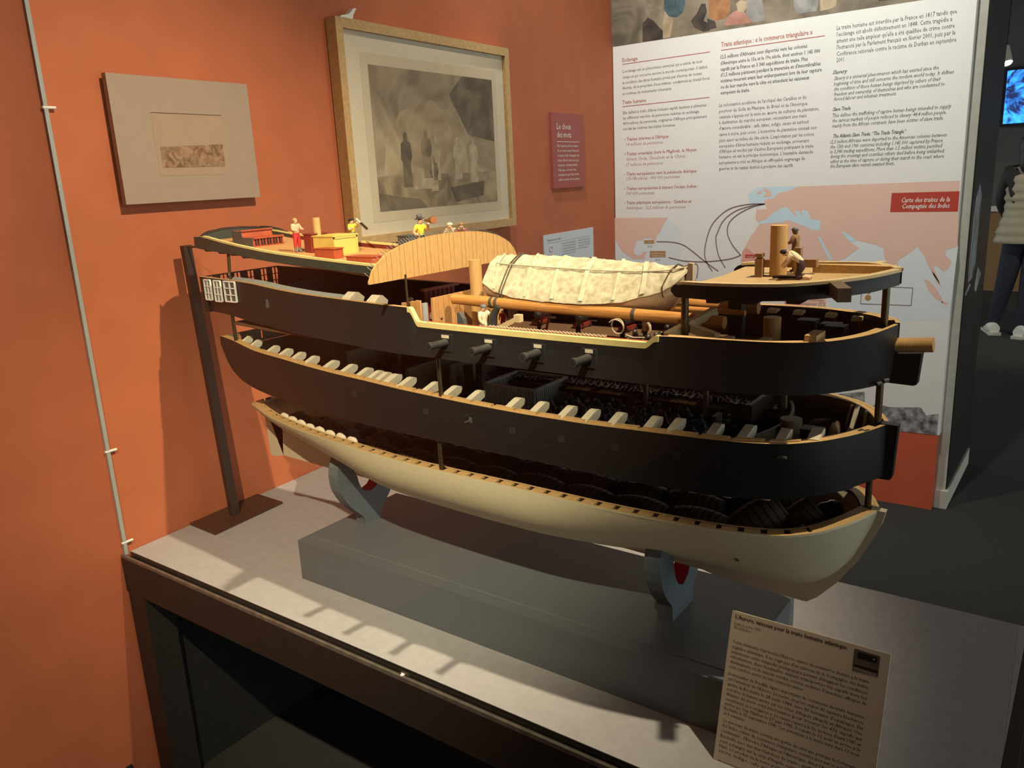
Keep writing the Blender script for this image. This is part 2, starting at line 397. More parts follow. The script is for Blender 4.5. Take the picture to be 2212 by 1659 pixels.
# glowing blue screen
m_screen = bpy.data.materials.new('blue_screen_light'); m_screen.use_nodes = True
nt = m_screen.node_tree; b = nt.nodes['Principled BSDF']; b.inputs['Base Color'].default_value = (0.01, 0.012, 0.02, 1)
tc = nt.nodes.new('ShaderNodeTexCoord'); nz = nt.nodes.new('ShaderNodeTexNoise'); nz.inputs['Scale'].default_value = 5; nz.inputs['Detail'].default_value = 6; nz.inputs['Distortion'].default_value = 2
nt.links.new(tc.outputs['Object'], nz.inputs['Vector'])
rp = nt.nodes.new('ShaderNodeValToRGB'); rp.color_ramp.elements[0].position = 0.42; rp.color_ramp.elements[1].position = 0.62
rp.color_ramp.elements[0].color = (0.006, 0.012, 0.05, 1); rp.color_ramp.elements[1].color = (0.03, 0.26, 0.95, 1)
nt.links.new(nz.outputs['Fac'], rp.inputs['Fac']); nt.links.new(rp.outputs['Color'], b.inputs['Emission Color']); b.inputs['Emission Strength'].default_value = 1.0
scr = empty('display_screen', (1.15, 9.98, 1.2), 'glowing blue display screen on the dark far wall', 'screen')
o = box('screen_face', -0.30, 0.62, -0.010, 0.0, 0.0, 0.56, m_screen, scr)
mb = MB().box(-0.33, 0.65, 0.0, 0.075, -0.03, 0.59); mb.build('housing', m_black, scr)
# track spotlights seen in the corridor
def track_lamp(u, v, y, label, tilt):
    P = ony(u, v, y); e = empty('track_spotlight', P, label, 'lamp', 'track spotlights in the dark corridor')
    d = np.array((sin(tilt), -0.35, -cos(tilt))); d /= np.linalg.norm(d)
    MB().tube([-d * 0.09, d * 0.07], 0.052, 14).build('lamp_body', m_white_trim, e, 40)
    MB().tube([d * 0.0705, d * 0.078], 0.042, 14).build('lens', mat('lamp_glow', (1, 0.95, 0.8), 0.4, 0, 10, emit=(1, 0.93, 0.78), emit_s=6), e, 40)
    MB().tube([(0, 0, 0.03), (0.0, 0.10, 2.95 - P[2] + 0.004)], 0.008, 6).build('stem', m_black, e)
track_lamp(2131, 18, 6.2, 'white track spotlight hanging in the dark corridor, larger one', 0.7)
track_lamp(2172, 122, 8.6, 'small lit track spotlight further down the corridor', 0.3)

# ------------------------------------------------------------------ text panel
EX = np.array((1.0, 0, 0)); EZ = np.array((0, 0, 1.0)); EN = np.array((0, -1.0, 0))
panel = empty('text_panel', (0.6285, YP, ZF), 'tall white exhibition panel with French and English text and a trade map', 'panel')
def P_(u, v): return ony(u, v, YP)
def loc_(p, o): return np.array(p, float) - np.array(o.location)
bd = box('board', -0.176 - 0.6285, 1.438 - 0.6285, 0, 0.051, -0.318 - ZF, 2.6, m_panel, panel)
box('orange_base_board', -0.176 - 0.6285, 1.431 - 0.6285, 0.001, 0.051, 0, -0.318 - ZF, m_orange2, panel)
def printpoly(name, polys, m, lift, parent=None):
    mb = MB()
    for poly in polys:
        mb.flat([loc_(P_(u, v), panel) + EN * lift for u, v in poly])
    o = mb.build(name, m, parent or panel)
    bm = bmesh.new(); bm.from_mesh(o.data); bmesh.ops.triangulate(bm, faces=bm.faces[:]); bm.to_mesh(o.data); bm.free()
    return o
q_ = lambda pts, ox=1300, oy=380, s=0.3707: [(ox + a * s, oy + b_ * s) for a, b_ in pts]
# top picture: a generic muted painting
zb = 1.498 - ZF
mbp = MB().flat([np.array((-0.181 - 0.6285, -0.0004, zb)), np.array((1.438 - 0.6285, -0.0004, zb)), np.array((1.438 - 0.6285, -0.0004, 2.6)), np.array((-0.181 - 0.6285, -0.0004, 2.6))])
pic = mbp.build('painting_print', m_paint_bg, panel)
for m_, poly in ((m_paint_dark, [(1388, 50), (1400, 38), (1412, 45), (1425, 60), (1436, 70), (1434, 84), (1388, 91)]), (m_paint_cream, [(1436, 24), (1450, 34), (1454, 42), (1448, 80), (1432, 83), (1432, 50)]),
                 (m_paint_blue, [(1436, -40), (1478, -40), (1480, 10), (1474, 28), (1462, 38), (1445, 36), (1434, 20)]), (m_paint_dark, [(1492, 45), (1505, 30), (1515, 8), (1524, 8), (1527, 25), (1520, 45), (1530, 50), (1534, 66), (1520, 69), (1500, 60)]),
                 (m_paint_orange, [(1530, -40), (1578, -40), (1577, 25), (1566, 40), (1545, 45), (1532, 36)]), (m_paint_dark, [(1528, 40), (1545, 46), (1548, 60), (1530, 65)]), (m_paint_grey, [(1612, -40), (1640, -40), (1650, 20), (1651, 45), (1625, 49), (1612, 30)]),
                 (m_paint_pink, [(1565, 56), (1570, 38), (1585, 25), (1598, 20), (1610, 28), (1622, 45), (1623, 49), (1600, 53)]), (m_paint_cream, [(1590, 8), (1600, 0), (1612, 2), (1614, 15), (1606, 28), (1594, 24)]),
                 (m_paint_grey, [(1716, -40), (1766, -40), (1768, 10), (1764, 24), (1722, 30), (1714, 12)]), (m_paint_cream, [(1770, -40), (1812, -40), (1806, 14), (1790, 21), (1772, 24)]), (m_paint_dark, [(1895, -30), (1940, -30), (1938, -5), (1920, 0), (1898, 2)])):
    BL = globals().get('BL', 0.0006) + 0.00004
    printpoly('print_patch', [poly], m_, BL)
# map
printpoly('map_sea', [[(1640, 404), (1724, 402), (1722, 411), (1704, 412), (1682, 417), (1670, 428), (1652, 432), (1634, 452), (1620, 440), (1615, 420)]], m_sea2, 0.0003)
printpoly('map_sea', [[(1328, 480), (1443, 470), (1470, 500), (1470, 580), (1400, 575), (1328, 560)]], m_sea, 0.0002)
printpoly('map_sea', [[(1760, 500), (2070, 530), (2050, 690), (1800, 700)]], m_sea, 0.0002)
printpoly('north_america_land', [[(1328, 471), (1443, 470), (1436, 480), (1427, 499), (1418, 512), (1415, 530), (1412, 522), (1407, 515), (1392, 514), (1389, 519), (1376, 520), (1369, 539), (1371, 548), (1378, 552), (1385, 551), (1389, 544), (1398, 544), (1392, 554), (1392, 560), (1368, 560), (1346, 545), (1337, 532), (1328, 516)]], m_land, 0.0006)
printpoly('south_america_land', [[(1440, 575), (1463, 583), (1480, 591), (1502, 602), (1520, 625), (1510, 660), (1480, 690), (1440, 690)]], m_land, 0.0006)
printpoly('eurasia_africa_land', [[(1724, 403), (2073, 390), (2068, 533), (2045, 539), (2041, 550), (2056, 565), (2049, 580), (2038, 588), (2023, 573), (2016, 577), (2027, 602), (2030, 614), (2012, 588), (1997, 554), (1982, 532), (1964, 547), (1941, 562), (1935, 590), (1926, 592), (1911, 558), (1908, 536), (1889, 528), (1849, 519), (1834, 521), (1856, 536), (1826, 558), (1804, 565), (1819, 573), (1812, 602), (1785, 640), (1783, 690), (1700, 700), (1692, 640), (1670, 600), (1604, 585), (1600, 562), (1604, 543), (1622, 510), (1641, 484), (1632, 473), (1634, 452), (1657, 452), (1652, 441), (1650, 432), (1671, 428), (1682, 417), (1704, 412)]], m_land, 0.0006)
printpoly('british_isles_land', [[(1652, 406), (1667, 415), (1667, 424), (1648, 426), (1656, 417), (1648, 410)], [(1635, 415), (1646, 410), (1645, 419), (1635, 421)]], m_land, 0.0006)
printpoly('map_sea', [[(1639, 480), (1656, 473), (1671, 459), (1690, 449), (1700, 447), (1712, 462), (1722, 470), (1716, 458), (1724, 455), (1735, 468), (1730, 456), (1736, 453), (1745, 456), (1752, 474), (1773, 476), (1771, 497), (1757, 498), (1735, 488), (1715, 480), (1700, 475), (1690, 480), (1660, 482), (1641, 484)], [(1765, 509), (1772, 512), (1798, 560), (1792, 563)], [(1817, 500), (1826, 502), (1850, 518), (1846, 522), (1834, 521)]], m_sea2, 0.0009)
printpoly('island_land', [[(1995, 603), (2005, 605), (2020, 620), (2035, 645), (2037, 655), (2020, 645), (2005, 625)], [(2013, 585), (2019, 592), (2031, 612), (2034, 620), (2024, 612)], [(2035, 650), (2048, 655), (2045, 659), (2034, 655)]], m_land, 0.0006)
printpoly('senegal_glow', [[(1603, 545), (1612, 535), (1628, 548), (1632, 562), (1604, 566)]], m_hotland, 0.0010)
printpoly('angola_glow', [[(1692, 640), (1720, 636), (1735, 662), (1697, 664)]], m_hotland, 0.0010)
printpoly('rock_engraving', [[(1740, 862), (1822, 850), (1868, 846), (1868, 885), (1895, 872), (1920, 879), (1951, 880), (1989, 880), (2001, 897), (2028, 894), (2024, 940), (1920, 929), (1740, 908)]], m_rockprint, 0.0006)
def strip(name, pts, w, m, lift):
    """a printed line: closely sampled ribbon on the panel"""
    P = [loc_(P_(u, v), panel) for u, v in pts]
    # smooth with Catmull-Rom
    out = []
    for i in range(len(P) - 1):
        p0, p1, p2, p3 = P[max(i - 1, 0)], P[i], P[i + 1], P[min(i + 2, len(P) - 1)]
        for k in range(6):
            t = k / 6; out.append(0.5 * (2 * p1 + (p2 - p0) * t + (2 * p0 - 5 * p1 + 4 * p2 - p3) * t * t + (3 * p1 - p0 - 3 * p2 + p3) * t ** 3))
    out.append(P[-1])
    v, f = [], []
    for i, p in enumerate(out):
        d = out[min(i + 1, len(out) - 1)] - out[max(i - 1, 0)]; d /= np.linalg.norm(d) + 1e-9
        n = np.array((-d[2], 0, d[0])) * w / 2
        v += [p + n + EN * lift, p - n + EN * lift]
        if i: f.append((2 * i - 2, 2 * i - 1, 2 * i + 1, 2 * i))
    return obj(name, v, f, m, panel)
for pts in ([(950, 163), (850, 166), (750, 190), (680, 240), (630, 310), (600, 430), (610, 500), (645, 555)],
            [(950, 163), (870, 175), (780, 205), (710, 260), (675, 330), (665, 370), (680, 460), (720, 535)],
            [(950, 163), (880, 180), (800, 220), (745, 270), (732, 330), (760, 400), (810, 462)],
            [(810, 462), (740, 485), (600, 500), (480, 495), (390, 475)],
            [(320, 383), (400, 385), (470, 400), (530, 440), (610, 505), (680, 555)]):
    strip('route_line', q_(pts), 0.0052, m_inkgrey, 0.0014)
strip('inset_outline', [(1455, 584), (1504, 570), (1505, 602)], 0.005, m_inkgrey, 0.0014)
printpoly('title_box', [[(1926.5, 417), (2073, 413), (2069, 457), (1922.8, 458)]], m_boxred, 0.0012)
printpoly('place_tag', [[(1391.5, 519), (1412.6, 519), (1412.6, 526), (1391.5, 526)], [(1403.7, 542), (1438, 542), (1438, 555.5), (1403.7, 556)]], m_gold, 0.0012)
printpoly('place_tag', [[(1610, 549.5), (1631, 550), (1631, 557), (1609.5, 557)]], m_boxred, 0.0014)
lg = [(1862, 617), (1972, 622), (1968, 660), (1859, 656)]
for a, b2 in zip(lg, lg[1:] + lg[:1]): strip('legend_outline', [a, b2], 0.003, m_inkgrey, 0.0010)
for (u, v), mm in (((1876, 628), m_boxred), ((1875, 643), m_gold)):
    c = loc_(P_(u, v), panel)
    MB().flat([c + EN * 0.0012 + 0.013 * np.array((cos(2 * pi * k / 20), 0, sin(2 * pi * k / 20))) for k in range(20)]).build('legend_dot', mm, panel)
def ptext(name, rows, size, m, shear=0.0, bold=0.0):
    """rows: (text, px left, px baseline, px right)"""
    L = []
    for st, u, v, ur in rows:
        a = P_(u, v); L.append((st, loc_(a, panel), P_(ur, v - 0.07 * (ur - u))[0] - a[0], size))
    if name != 'body_text':
        for q in L: lettering(name, [q], EX, EZ, EN, m, panel, 0.0008, shear, bold)
        return
    return lettering(name, L, EX, EZ, EN, m, panel, 0.0008, shear, bold)
Z1 = lambda a, b_: (1300 + a * 0.3707, b_ * 0.3707)
def rows(block, left):
    out = []
    for st, y, r in block:
        u, v = Z1(left, y); out.append((st, u, v, 1300 + r * 0.3707))
    return out
for a, b2 in ((Z1(120, 375), Z1(632, 302)), (Z1(120, 622), Z1(628, 567)), (Z1(695, 293), Z1(1300, 208))):
    strip('rule_line', [a, b2], 0.003, m_inkred, 0.0010)
ptext('heading_text', rows([('Esclavage', 362, 208), ('Traite humaine', 608, 258)], 120), 0.027, m_inkred, 0.0, 0.0006)
ptext('heading_text', rows([('Traite atlantique : \u00ab le commerce triangulaire \u00bb', 274, 1225)], 695), 0.031, m_inkred, 0.0, 0.0008)
ptext('body_text', rows([("L'esclavage est un ph\u00e9nom\u00e8ne universel qui a exist\u00e9 de tout", 425, 585), ('temps et qui concerne encore le monde contemporain. Il d\u00e9finit', 459, 615),
    ("la condition des \u00eatres humains priv\u00e9s par d'autres de toutes", 491, 582), ("libert\u00e9s, de la propri\u00e9t\u00e9 d'eux-m\u00eames, condamn\u00e9s au travail forc\u00e9", 522, 628), ('et victimes de traitements inhumains.', 555, 408)], 122), 0.0205, m_ink)
ptext('body_text', rows([("Elle d\u00e9finit le trafic d'\u00eatres humains captifs destin\u00e9s \u00e0 alimenter", 666, 612), ('les diff\u00e9rents march\u00e9s de personnes r\u00e9duites en esclavage.', 697, 570),
    ("44,4 millions de personnes, originaires d'Afrique principalement", 728, 612), ('ont \u00e9t\u00e9 les victimes des traites humaines.', 760, 430)], 124), 0.0205, m_ink)
ptext('list_text', rows([("\u2022 Traites internes \u00e0 l'Afrique :", 822, 398), ('\u2022 Traites orientales (vers le Maghreb, le Moyen', 907, 550), ('\u2022 Traite europ\u00e9enne vers la p\u00e9ninsule ib\u00e9rique', 1024, 550),
    ("\u2022 Traites europ\u00e9ennes \u00e0 travers l'oc\u00e9an Indien :", 1108, 562), ('\u2022 Traite atlantique europ\u00e9enne : Cara\u00efbes et', 1190, 522)], 130), 0.0235, m_inkred, 0.2, 0.0005)
ptext('list_text', rows([('14 millions de personnes', 851, 355), ("Orient, l'Inde, l'Insulinde et la Chine) :", 937, 498), ('17 millions de personnes', 969, 355), ('(15-18e si\u00e8cle) : 400 000 personnes', 1050, 455),
    ('500 000 personnes', 1136, 305), ('Am\u00e9riques : 12,5 millions de personnes', 1220, 487)], 142), 0.0235, m_inkpink, 0.2)
ptext('body_text', rows([("12,5 millions d'Africains sont d\u00e9port\u00e9s vers les colonies", 343, 1195), ("d'Am\u00e9rique entre le 15e et le 19e si\u00e8cle, dont environ 1 145 000", 379, 1270), ('captifs par la France en 3 340 exp\u00e9ditions de traite. Plus', 414, 1198),
    ("d'1,5 millions p\u00e9rissent pendant la travers\u00e9e et d'innombrables", 448, 1273), ('victimes meurent avant leur embarquement lors de leur capture', 482, 1280), ('ou de leur marche vers la c\u00f4te o\u00f9 attendent les vaisseaux', 517, 1207), ('europ\u00e9ens de traite.', 551, 862)], 692), 0.0235, m_ink, 0.0, 0.0006)
ptext('body_text', rows([("La colonisation acc\u00e9l\u00e9r\u00e9e de l'archipel des Cara\u00efbes et du", 623, 1190), ("pourtour du Golfe du Mexique, du Br\u00e9sil et de l'Am\u00e9rique", 658, 1197), ("centrale s'appuie sur la mise en \u0153uvre de cultures de plantation,", 692, 1266), ('\u00e0 destination du march\u00e9 europ\u00e9en, n\u00e9cessitant une main', 724, 1192),
    ("d'\u0153uvre consid\u00e9rable : caf\u00e9, tabac, indigo, cacao et surtout", 758, 1206), ("canne \u00e0 sucre, puis coton. L'\u00e9conomie de plantation conna\u00eet son", 793, 1250), ("plein essor au milieu du 18e si\u00e8cle. L'exploitation par les colons", 828, 1236), ("europ\u00e9ens d'\u00eatres humains r\u00e9duits en esclavage, provenant", 861, 1207),
    ("d'Afrique et vendus par d'autres Europ\u00e9ens pratiquant la traite", 892, 1234), ("humaine, en est le principe \u00e9conomique. L'insatiable demande", 924, 1231), ('europ\u00e9enne a cr\u00e9\u00e9 en Afrique un effroyable engrenage de', 958, 1184), ('guerres et de razzias destin\u00e9 \u00e0 produire des captifs.', 992, 1118)], 684), 0.0225, m_ink)
ptext('body_text', rows([('La traite humaine est interdite par la France en 1817 tandis que', 175, 2064), ("l'esclavage est abolit d\u00e9finitivement en 1848. Cette trag\u00e9die a", 213, 2038), ("atteint une telle ampleur qu'elle a \u00e9t\u00e9 qualifi\u00e9e de crime contre", 251, 2052), ("l'humanit\u00e9 par le Parlement fran\u00e7ais en f\u00e9vrier 2001, puis par la", 288, 2056),
    ('Conf\u00e9rence nationale contre le racisme de Durban en septembre', 327, 2062), ('2001.', 362, 1418)], 1368), 0.0255, m_ink)
ptext('heading_text', rows([('Slavery', 433, 1426), ('Slave Trade', 648, 1448), ('The Atlantic Slave Trade: \u201cThe Trade Triangle\u201d', 804, 1768)], 1345), 0.023, m_ink, 0.2, 0.0007)
ptext('body_text', rows([('Slavery is a universal phenomenon which has existed since the', 468, 1960), ('beginning of time and still concerns the modern world today. It defines', 499, 2046), ('the condition of those human beings deprived by others of their', 530, 1972), ('freedom and ownership of themselves and who are condemned to', 560, 1995), ('forced labour and inhuman treatment.', 588, 1715)], 1352), 0.0225, m_ink, 0.2)
ptext('body_text', rows([('This defines the trafficking of captive human beings intended to supply', 684, 2032), ('the various markets of people reduced to slavery: 44,4 million people,', 714, 2006), ('mainly from the African continent, have been victims of slave trade.', 744, 1990)], 1342), 0.0225, m_ink, 0.2)
ptext('body_text', rows([('12.5 million Africans were deported to the American colonies between', 837, 2008), ('the 15th and 19th centuries including 1,145.000 captured by France', 866, 1985), ('in 3,340 trading expeditions. More than 1.5 million victims perished', 894, 1980), ('during the crossings and countless others died before being embarked,', 922, 1996), ('either at the time of capture or during their march to the coast where', 951, 1992), ('the European slave vessels awaited them.', 978, 1705)], 1330), 0.0225, m_ink, 0.2)
L = [('Carte des traites de la', loc_(P_(1946, 437.5), panel), P_(2051, 434)[0] - P_(1946, 437)[0], 0.030), ('Compagnie des Indes', loc_(P_(1947.5, 450.5), panel), P_(2050, 448)[0] - P_(1947.5, 450)[0], 0.030)]
lettering('title_text', L, EX, EZ, EN, m_inkwhite, panel, 0.0020, 0.2, 0.0008)
L = [('Angola, Mozambique', loc_(P_(1720, 648), panel), 0.125, 0.021), ('& Madagascar 17 %', loc_(P_(1719, 657), panel), 0.135, 0.021)]
lettering('map_text', L, EX, EZ, EN, m_inkpink, panel, 0.0020, 0.2)
L = [('12 %', loc_(P_(1399, 533.5), panel), 0.026, 0.014), ('69 %', loc_(P_(1416, 563), panel), 0.026, 0.014)]
[lettering('map_text', [q], EX, EZ, EN, m_inkgrey, panel, 0.0020) for q in L]
L = [('Louisiane', loc_(P_(1394, 524.3), panel), 0.043, 0.010), ('Saint-Domingue', loc_(P_(1405.5, 548.6), panel), 0.082, 0.012), ('& Martinique', loc_(P_(1409, 554), panel), 0.066, 0.012)]
[lettering('tag_text', [q], EX, EZ, EN, m_inkwhite, panel, 0.0022) for q in L]
L = [('S\u00e9n\u00e9gal', loc_(P_(1612.5, 555.4), panel), 0.034, 0.010)]
[lettering('tag_text', [q], EX, EZ, EN, m_inkwhite, panel, 0.0022) for q in L]

# ------------------------------------------------------------------ things on the orange wall
def wall_rect(px0, px1, off=0.0):
    (s0, z1), (s1, z0) = wall_uv(*px0, off), wall_uv(*px1, off); return s0, s1, z0, z1
def wbox(name, s0, s1, z0, z1, o0, o1, m, parent):
    mb = MB(); mb.obox(loc_(W((s0 + s1) / 2, (z0 + z1) / 2, (o0 + o1) / 2), parent), TA, NA, EZ, (s1 - s0) / 2, (o1 - o0) / 2, (z1 - z0) / 2)
    return mb.build(name, m, parent)
def wflat(name, pts, off, m, parent):
    return MB().flat([loc_(W(s, z, off), parent) for s, z in pts]).build(name, m, parent)
# small framed print
s0, s1, z0, z1 = 0.128, 0.540, 0.866, 1.168
e = empty('framed_print', W((s0 + s1) / 2, z0), 'small faded landscape print in a wide pale mount, no visible glass edge', 'picture')
wbox('backing', s0 + 0.03, s1 - 0.03, z0 + 0.03, z1 - 0.03, 0.0, 0.014, m_frame, e)
wbox('pale_mount', s0, s1, z0, z1, 0.013, 0.028, m_whiteframe, e)
a = wall_uv(310, 240, 0.028); c = wall_uv(470, 360, 0.028)
mm = 0.0285
sA, sB = s0 + 0.115, s0 + 0.305; zA, zB = z0 + 0.085, z0 + 0.205
wbox('print_paper', sA - 0.012, sB + 0.01, zA - 0.02, zB + 0.012, 0.0275, mm, mat('toned_print_paper', (0.36, 0.25, 0.18), 0.7, 0.05, 20), e)
wflat('small_landscape_print', [(sA, zA), (sB, zA), (sB, zA + 0.058), (sA, zA + 0.05)], mm + 0.0005, m_small_print, e)
wflat('print_top_line', [(sA - 0.012, zB + 0.011), (sB + 0.008, zB + 0.011), (sB + 0.008, zB + 0.0125), (sA - 0.012, zB + 0.0125)], mm + 0.0004, m_inkbrown, e)
# large framed engraving (generic sepia picture)
s0, s1, z0, z1 = 0.893, 1.868, 0.690, 1.385
e = empty('framed_engraving', W((s0 + s1) / 2, z0), 'large sepia engraving in an oak frame with cream mount', 'picture')
t = 0.030
for nm, q in (('frame_bar', (s0, s1, z1 - t, z1)), ('frame_bar', (s0, s1, z0, z0 + t)), ('frame_bar', (s0, s0 + t, z0 + t, z1 - t)), ('frame_bar', (s1 - t, s1, z0 + t, z1 - t))):
    wbox(nm, *q, 0.004, 0.045, m_frame, e)
wbox('mount', s0 + t, s1 - t, z0 + t, z1 - t, 0.006, 0.030, m_mount, e)
i0, i1, j0, j1 = s0 + 0.145, s1 - 0.115, z0 + 0.105, z1 - 0.125
wbox('print_sheet', i0 - 0.035, i1 + 0.030, j0 - 0.035, j1 + 0.035, 0.029, 0.0306, m_paper, e)
wi, hj = i1 - i0, j1 - j0
G = lambda a, b_: (i0 + a * wi, j0 + b_ * hj)
wflat('print_sky', [G(0, 0), G(1, 0), G(1, 1), G(0, 1)], 0.0312, m_sep_sky, e)
wflat('print_haze', [G(0.05, 0.25), G(0.75, 0.25), G(0.70, 0.60), G(0.45, 0.80), G(0.20, 0.70), G(0.08, 0.5)], 0.0314, m_sep_mid, e)
wflat('print_ground', [G(0, 0), G(1, 0), G(1, 0.26), G(0.6, 0.24), G(0.3, 0.27), G(0, 0.24)], 0.0316, m_sep_ground, e)
wflat('print_shade', [G(0, 0), G(0.36, 0), G(0.30, 0.07), G(0.12, 0.10), G(0, 0.13)], 0.0318, m_sep_dark, e)
wflat('print_shade', [G(0.60, 0.02), G(0.86, 0.06), G(0.88, 0.18), G(0.56, 0.14)], 0.0318, m_sep_dark, e)
wflat('print_shade', [G(0.75, 0.55), G(1, 0.5), G(1, 1), G(0.72, 1), G(0.60, 0.85)], 0.0315, m_sep_dark, e)
def standing(cx, base, h, w, m, lift):
    pts = []
    for a, b_ in ((-0.5, 0), (0.5, 0), (0.42, 0.45), (0.62, 0.55), (0.5, 0.80), (0.18, 0.84), (0.22, 0.96), (0, 1.0), (-0.2, 0.95), (-0.18, 0.84), (-0.5, 0.78), (-0.6, 0.52), (-0.4, 0.45)):
        pts.append(G(cx + a * w, base + b_ * h))
    wflat('print_figure', pts, lift, m, e)
for cx, base, h, w, m_ in ((0.22, 0.16, 0.40, 0.07, m_sep_dark), (0.38, 0.22, 0.36, 0.07, m_sep_ground), (0.455, 0.20, 0.36, 0.06, m_sep_light), (0.64, 0.2, 0.33, 0.07, m_sep_light), (0.78, 0.17, 0.36, 0.08, m_sep_light), (0.43, 0.12, 0.26, 0.06, m_sep_light)):
    standing(cx, base, h, w, m_, 0.0320)
wflat('print_figure', [G(0.27, 0.14), G(0.42, 0.14), G(0.42, 0.22), G(0.40, 0.28), G(0.29, 0.30), G(0.27, 0.24)], 0.0319, m_sep_light, e)
m_picglass = mat_glass('picture_glass', (0.98, 0.98, 0.98), 0.55, 1.3)
wflat('picture_glass', [(s0 + t, z0 + t), (s1 - t, z0 + t), (s1 - t, z1 - t), (s0 + t, z1 - t)], 0.036, m_picglass, e)
h = W(s0 + 0.055, z1, 0.03)
MB().prism([(-0.028, -0.004), (0.030, -0.004), (0.034, 0.012), (0.052, 0.034), (0.040, 0.034), (0.016, 0.014), (-0.02, 0.006)], loc_(h, e), TA, EZ, NA, -0.010, 0.008).build('hanging_hook', m_whitepaint, e)
# brick red sign
s0, s1, z0, z1 = 2.250, 2.560, 0.826, 1.160
e = empty('wall_sign', W((s0 + s1) / 2, z0), 'narrow brick red sign with white French lettering beside the large engraving', 'sign')
wbox('sign_board', s0, s1, z0, z1, 0.0, 0.014, m_signred, e)
LW = []
for st, dz, w in (('Le choix', 0.072, 0.135), ('des mots', 0.108, 0.135)): LW.append((st, loc_(W(s0 + 0.045, z1 - dz, 0.0146), e), w, 0.040))
lettering('sign_heading', LW, TA, EZ, NA, m_inkwhite, e, 0.0006)
LW = []
for k, (st, w) in enumerate((('Par respect pour les victimes', 0.20), ("de ces crimes contre l'humanit\u00e9,", 0.21), ('le mus\u00e9e de la Compagnie des', 0.21), ('Indes a fait le choix de ne pas', 0.205), ("employer certains termes", 0.19), ("d'\u00e9poque, souvent durs,", 0.18), ('remplac\u00e9s par des mots', 0.20), ("utilis\u00e9s encore de nos jours.", 0.21))):
    LW.append((st, loc_(W(s0 + 0.045, z1 - 0.150 - 0.0215 * k, 0.0146), e), w, 0.017))
lettering('sign_text', LW, TA, EZ, NA, m_inkwhite, e, 0.0006)
wflat('sign_rule', [(s0 + 0.045, z1 - 0.1275), (s0 + 0.262, z1 - 0.1275), (s0 + 0.262, z1 - 0.1255), (s0 + 0.045, z1 - 0.1255)], 0.0147, m_inkwhite, e)
# pale label
s0, s1, z0, z1 = 2.160, 2.656, 0.475, 0.622
e = empty('wall_label', W((s0 + s1) / 2, z0), 'pale blue paper caption label low on the orange wall behind the boat', 'label')
wbox('label_card', s0, s1, z0, z1, 0.0, 0.004, m_label, e)
LW = [('L\u00e9gendes des objets', loc_(W(s0 + 0.03, z1 - 0.030, 0.0045), e), 0.13, 0.013)]
for k in range(5): LW.append(("Les entraves et fers de traite sont forg\u00e9s au 18e", loc_(W(s0 + 0.165, z1 - 0.055 - 0.0125 * k, 0.0045), e), 0.145 - 0.005 * (k % 3), 0.0105))
for k in range(2): LW.append(("Collection du mus\u00e9e, achat et don", loc_(W(s0 + 0.165, z1 - 0.123 - 0.0115 * k, 0.0045), e), 0.115, 0.0095))
for k in range(4): LW.append(("Objects used on board the ships", loc_(W(s0 + 0.33, z1 - 0.055 - 0.0125 * k, 0.0045), e), 0.125 - 0.02 * (k == 3), 0.0105))
lettering('label_text', LW, TA, EZ, NA, m_ink, e, 0.0005)
for dz in (0.04,): wflat('label_rule', [(s0 + 0.03, z1 - dz), (s1 - 0.03, z1 - dz), (s1 - 0.03, z1 - dz + 0.001), (s0 + 0.03, z1 - dz + 0.001)], 0.0046, m_ink, e)
for cz in (0.068, 0.105):
    c = W(s0 + 0.06, z1 - cz, 0.0046)
    pts = [loc_(c + TA * 0.016 * cos(a) + EZ * 0.011 * sin(a), e) for a in np.linspace(0.3, 5.6, 14)]
    MB().tube(pts, 0.0016, 5).build('printed_shackle', m_inkpink, e)

# ------------------------------------------------------------------ table and glass
tab = empty('display_table', (0.955, 0.37, ZF), 'long dark framed display table with pale grey top and front channel', 'table')
T = lambda x, y, z: (x - 0.955, y - 0.37, z - ZF)
def tbox(name, x0, x1, y0, y1, z0, z1, m):
    return box(name, x0 - 0.955, x1 - 0.955, y0 - 0.37, y1 - 0.37, z0 - ZF, z1 - ZF, m, tab)
XW = lambda y: -0.062 * y
mb = MB().add([T(XW(0) + 0.002, 0, -0.020), T(1.91, 0, -0.020), T(1.91, 0.74, -0.020), T(XW(.74) + 0.002, 0.74, -0.020), T(XW(0) + 0.002, 0, 0), T(1.91, 0, 0), T(1.91, 0.74, 0), T(XW(.74) + 0.002, 0.74, 0)],
               [(0, 3, 2, 1), (4, 5, 6, 7), (0, 1, 5, 4), (1, 2, 6, 5), (2, 3, 7, 6), (3, 0, 4, 7)])
mb.build('table_top', m_table, tab)
tbox('channel_floor', 0.004, 1.93, -0.028, 0.0, -0.030, -0.014, m_metal)
tbox('channel_back', 0.006, 1.93, -0.0016, 0.0, -0.030, -0.0004, m_metal)
tbox('channel_lip', 0.006, 1.93, -0.0275, -0.0215, -0.030, 0.002, mat('worn_steel_lip', (0.30, 0.27, 0.23), 0.35, 0.2, 40, metal=0.6))
tbox('apron', 0.006, 1.93, -0.0285, -0.022, -0.098, -0.006, m_metal)
tbox('leg', 0.012, 0.085, -0.028, 0.045, ZF, -0.028, m_metal)
tbox('leg', 1.85, 1.93, -0.028, 0.045, ZF, -0.028, m_metal)
tbox('leg', 1.85, 1.91, 0.66, 0.73, ZF, -0.020, m_metal)
tbox('leg', 0.012, 0.085, 0.66, 0.73, ZF, -0.020, m_metal)
tbox('side_panel', 0.030, 0.050, 0.045, 0.66, ZF, -0.020, m_black)
tbox('back_panel', 0.02, 1.90, 0.70, 0.72, ZF, -0.020, m_black)
tbox('side_rail', 1.905, 1.93, -0.022, 0.74, -0.03, -0.002, m_metal)
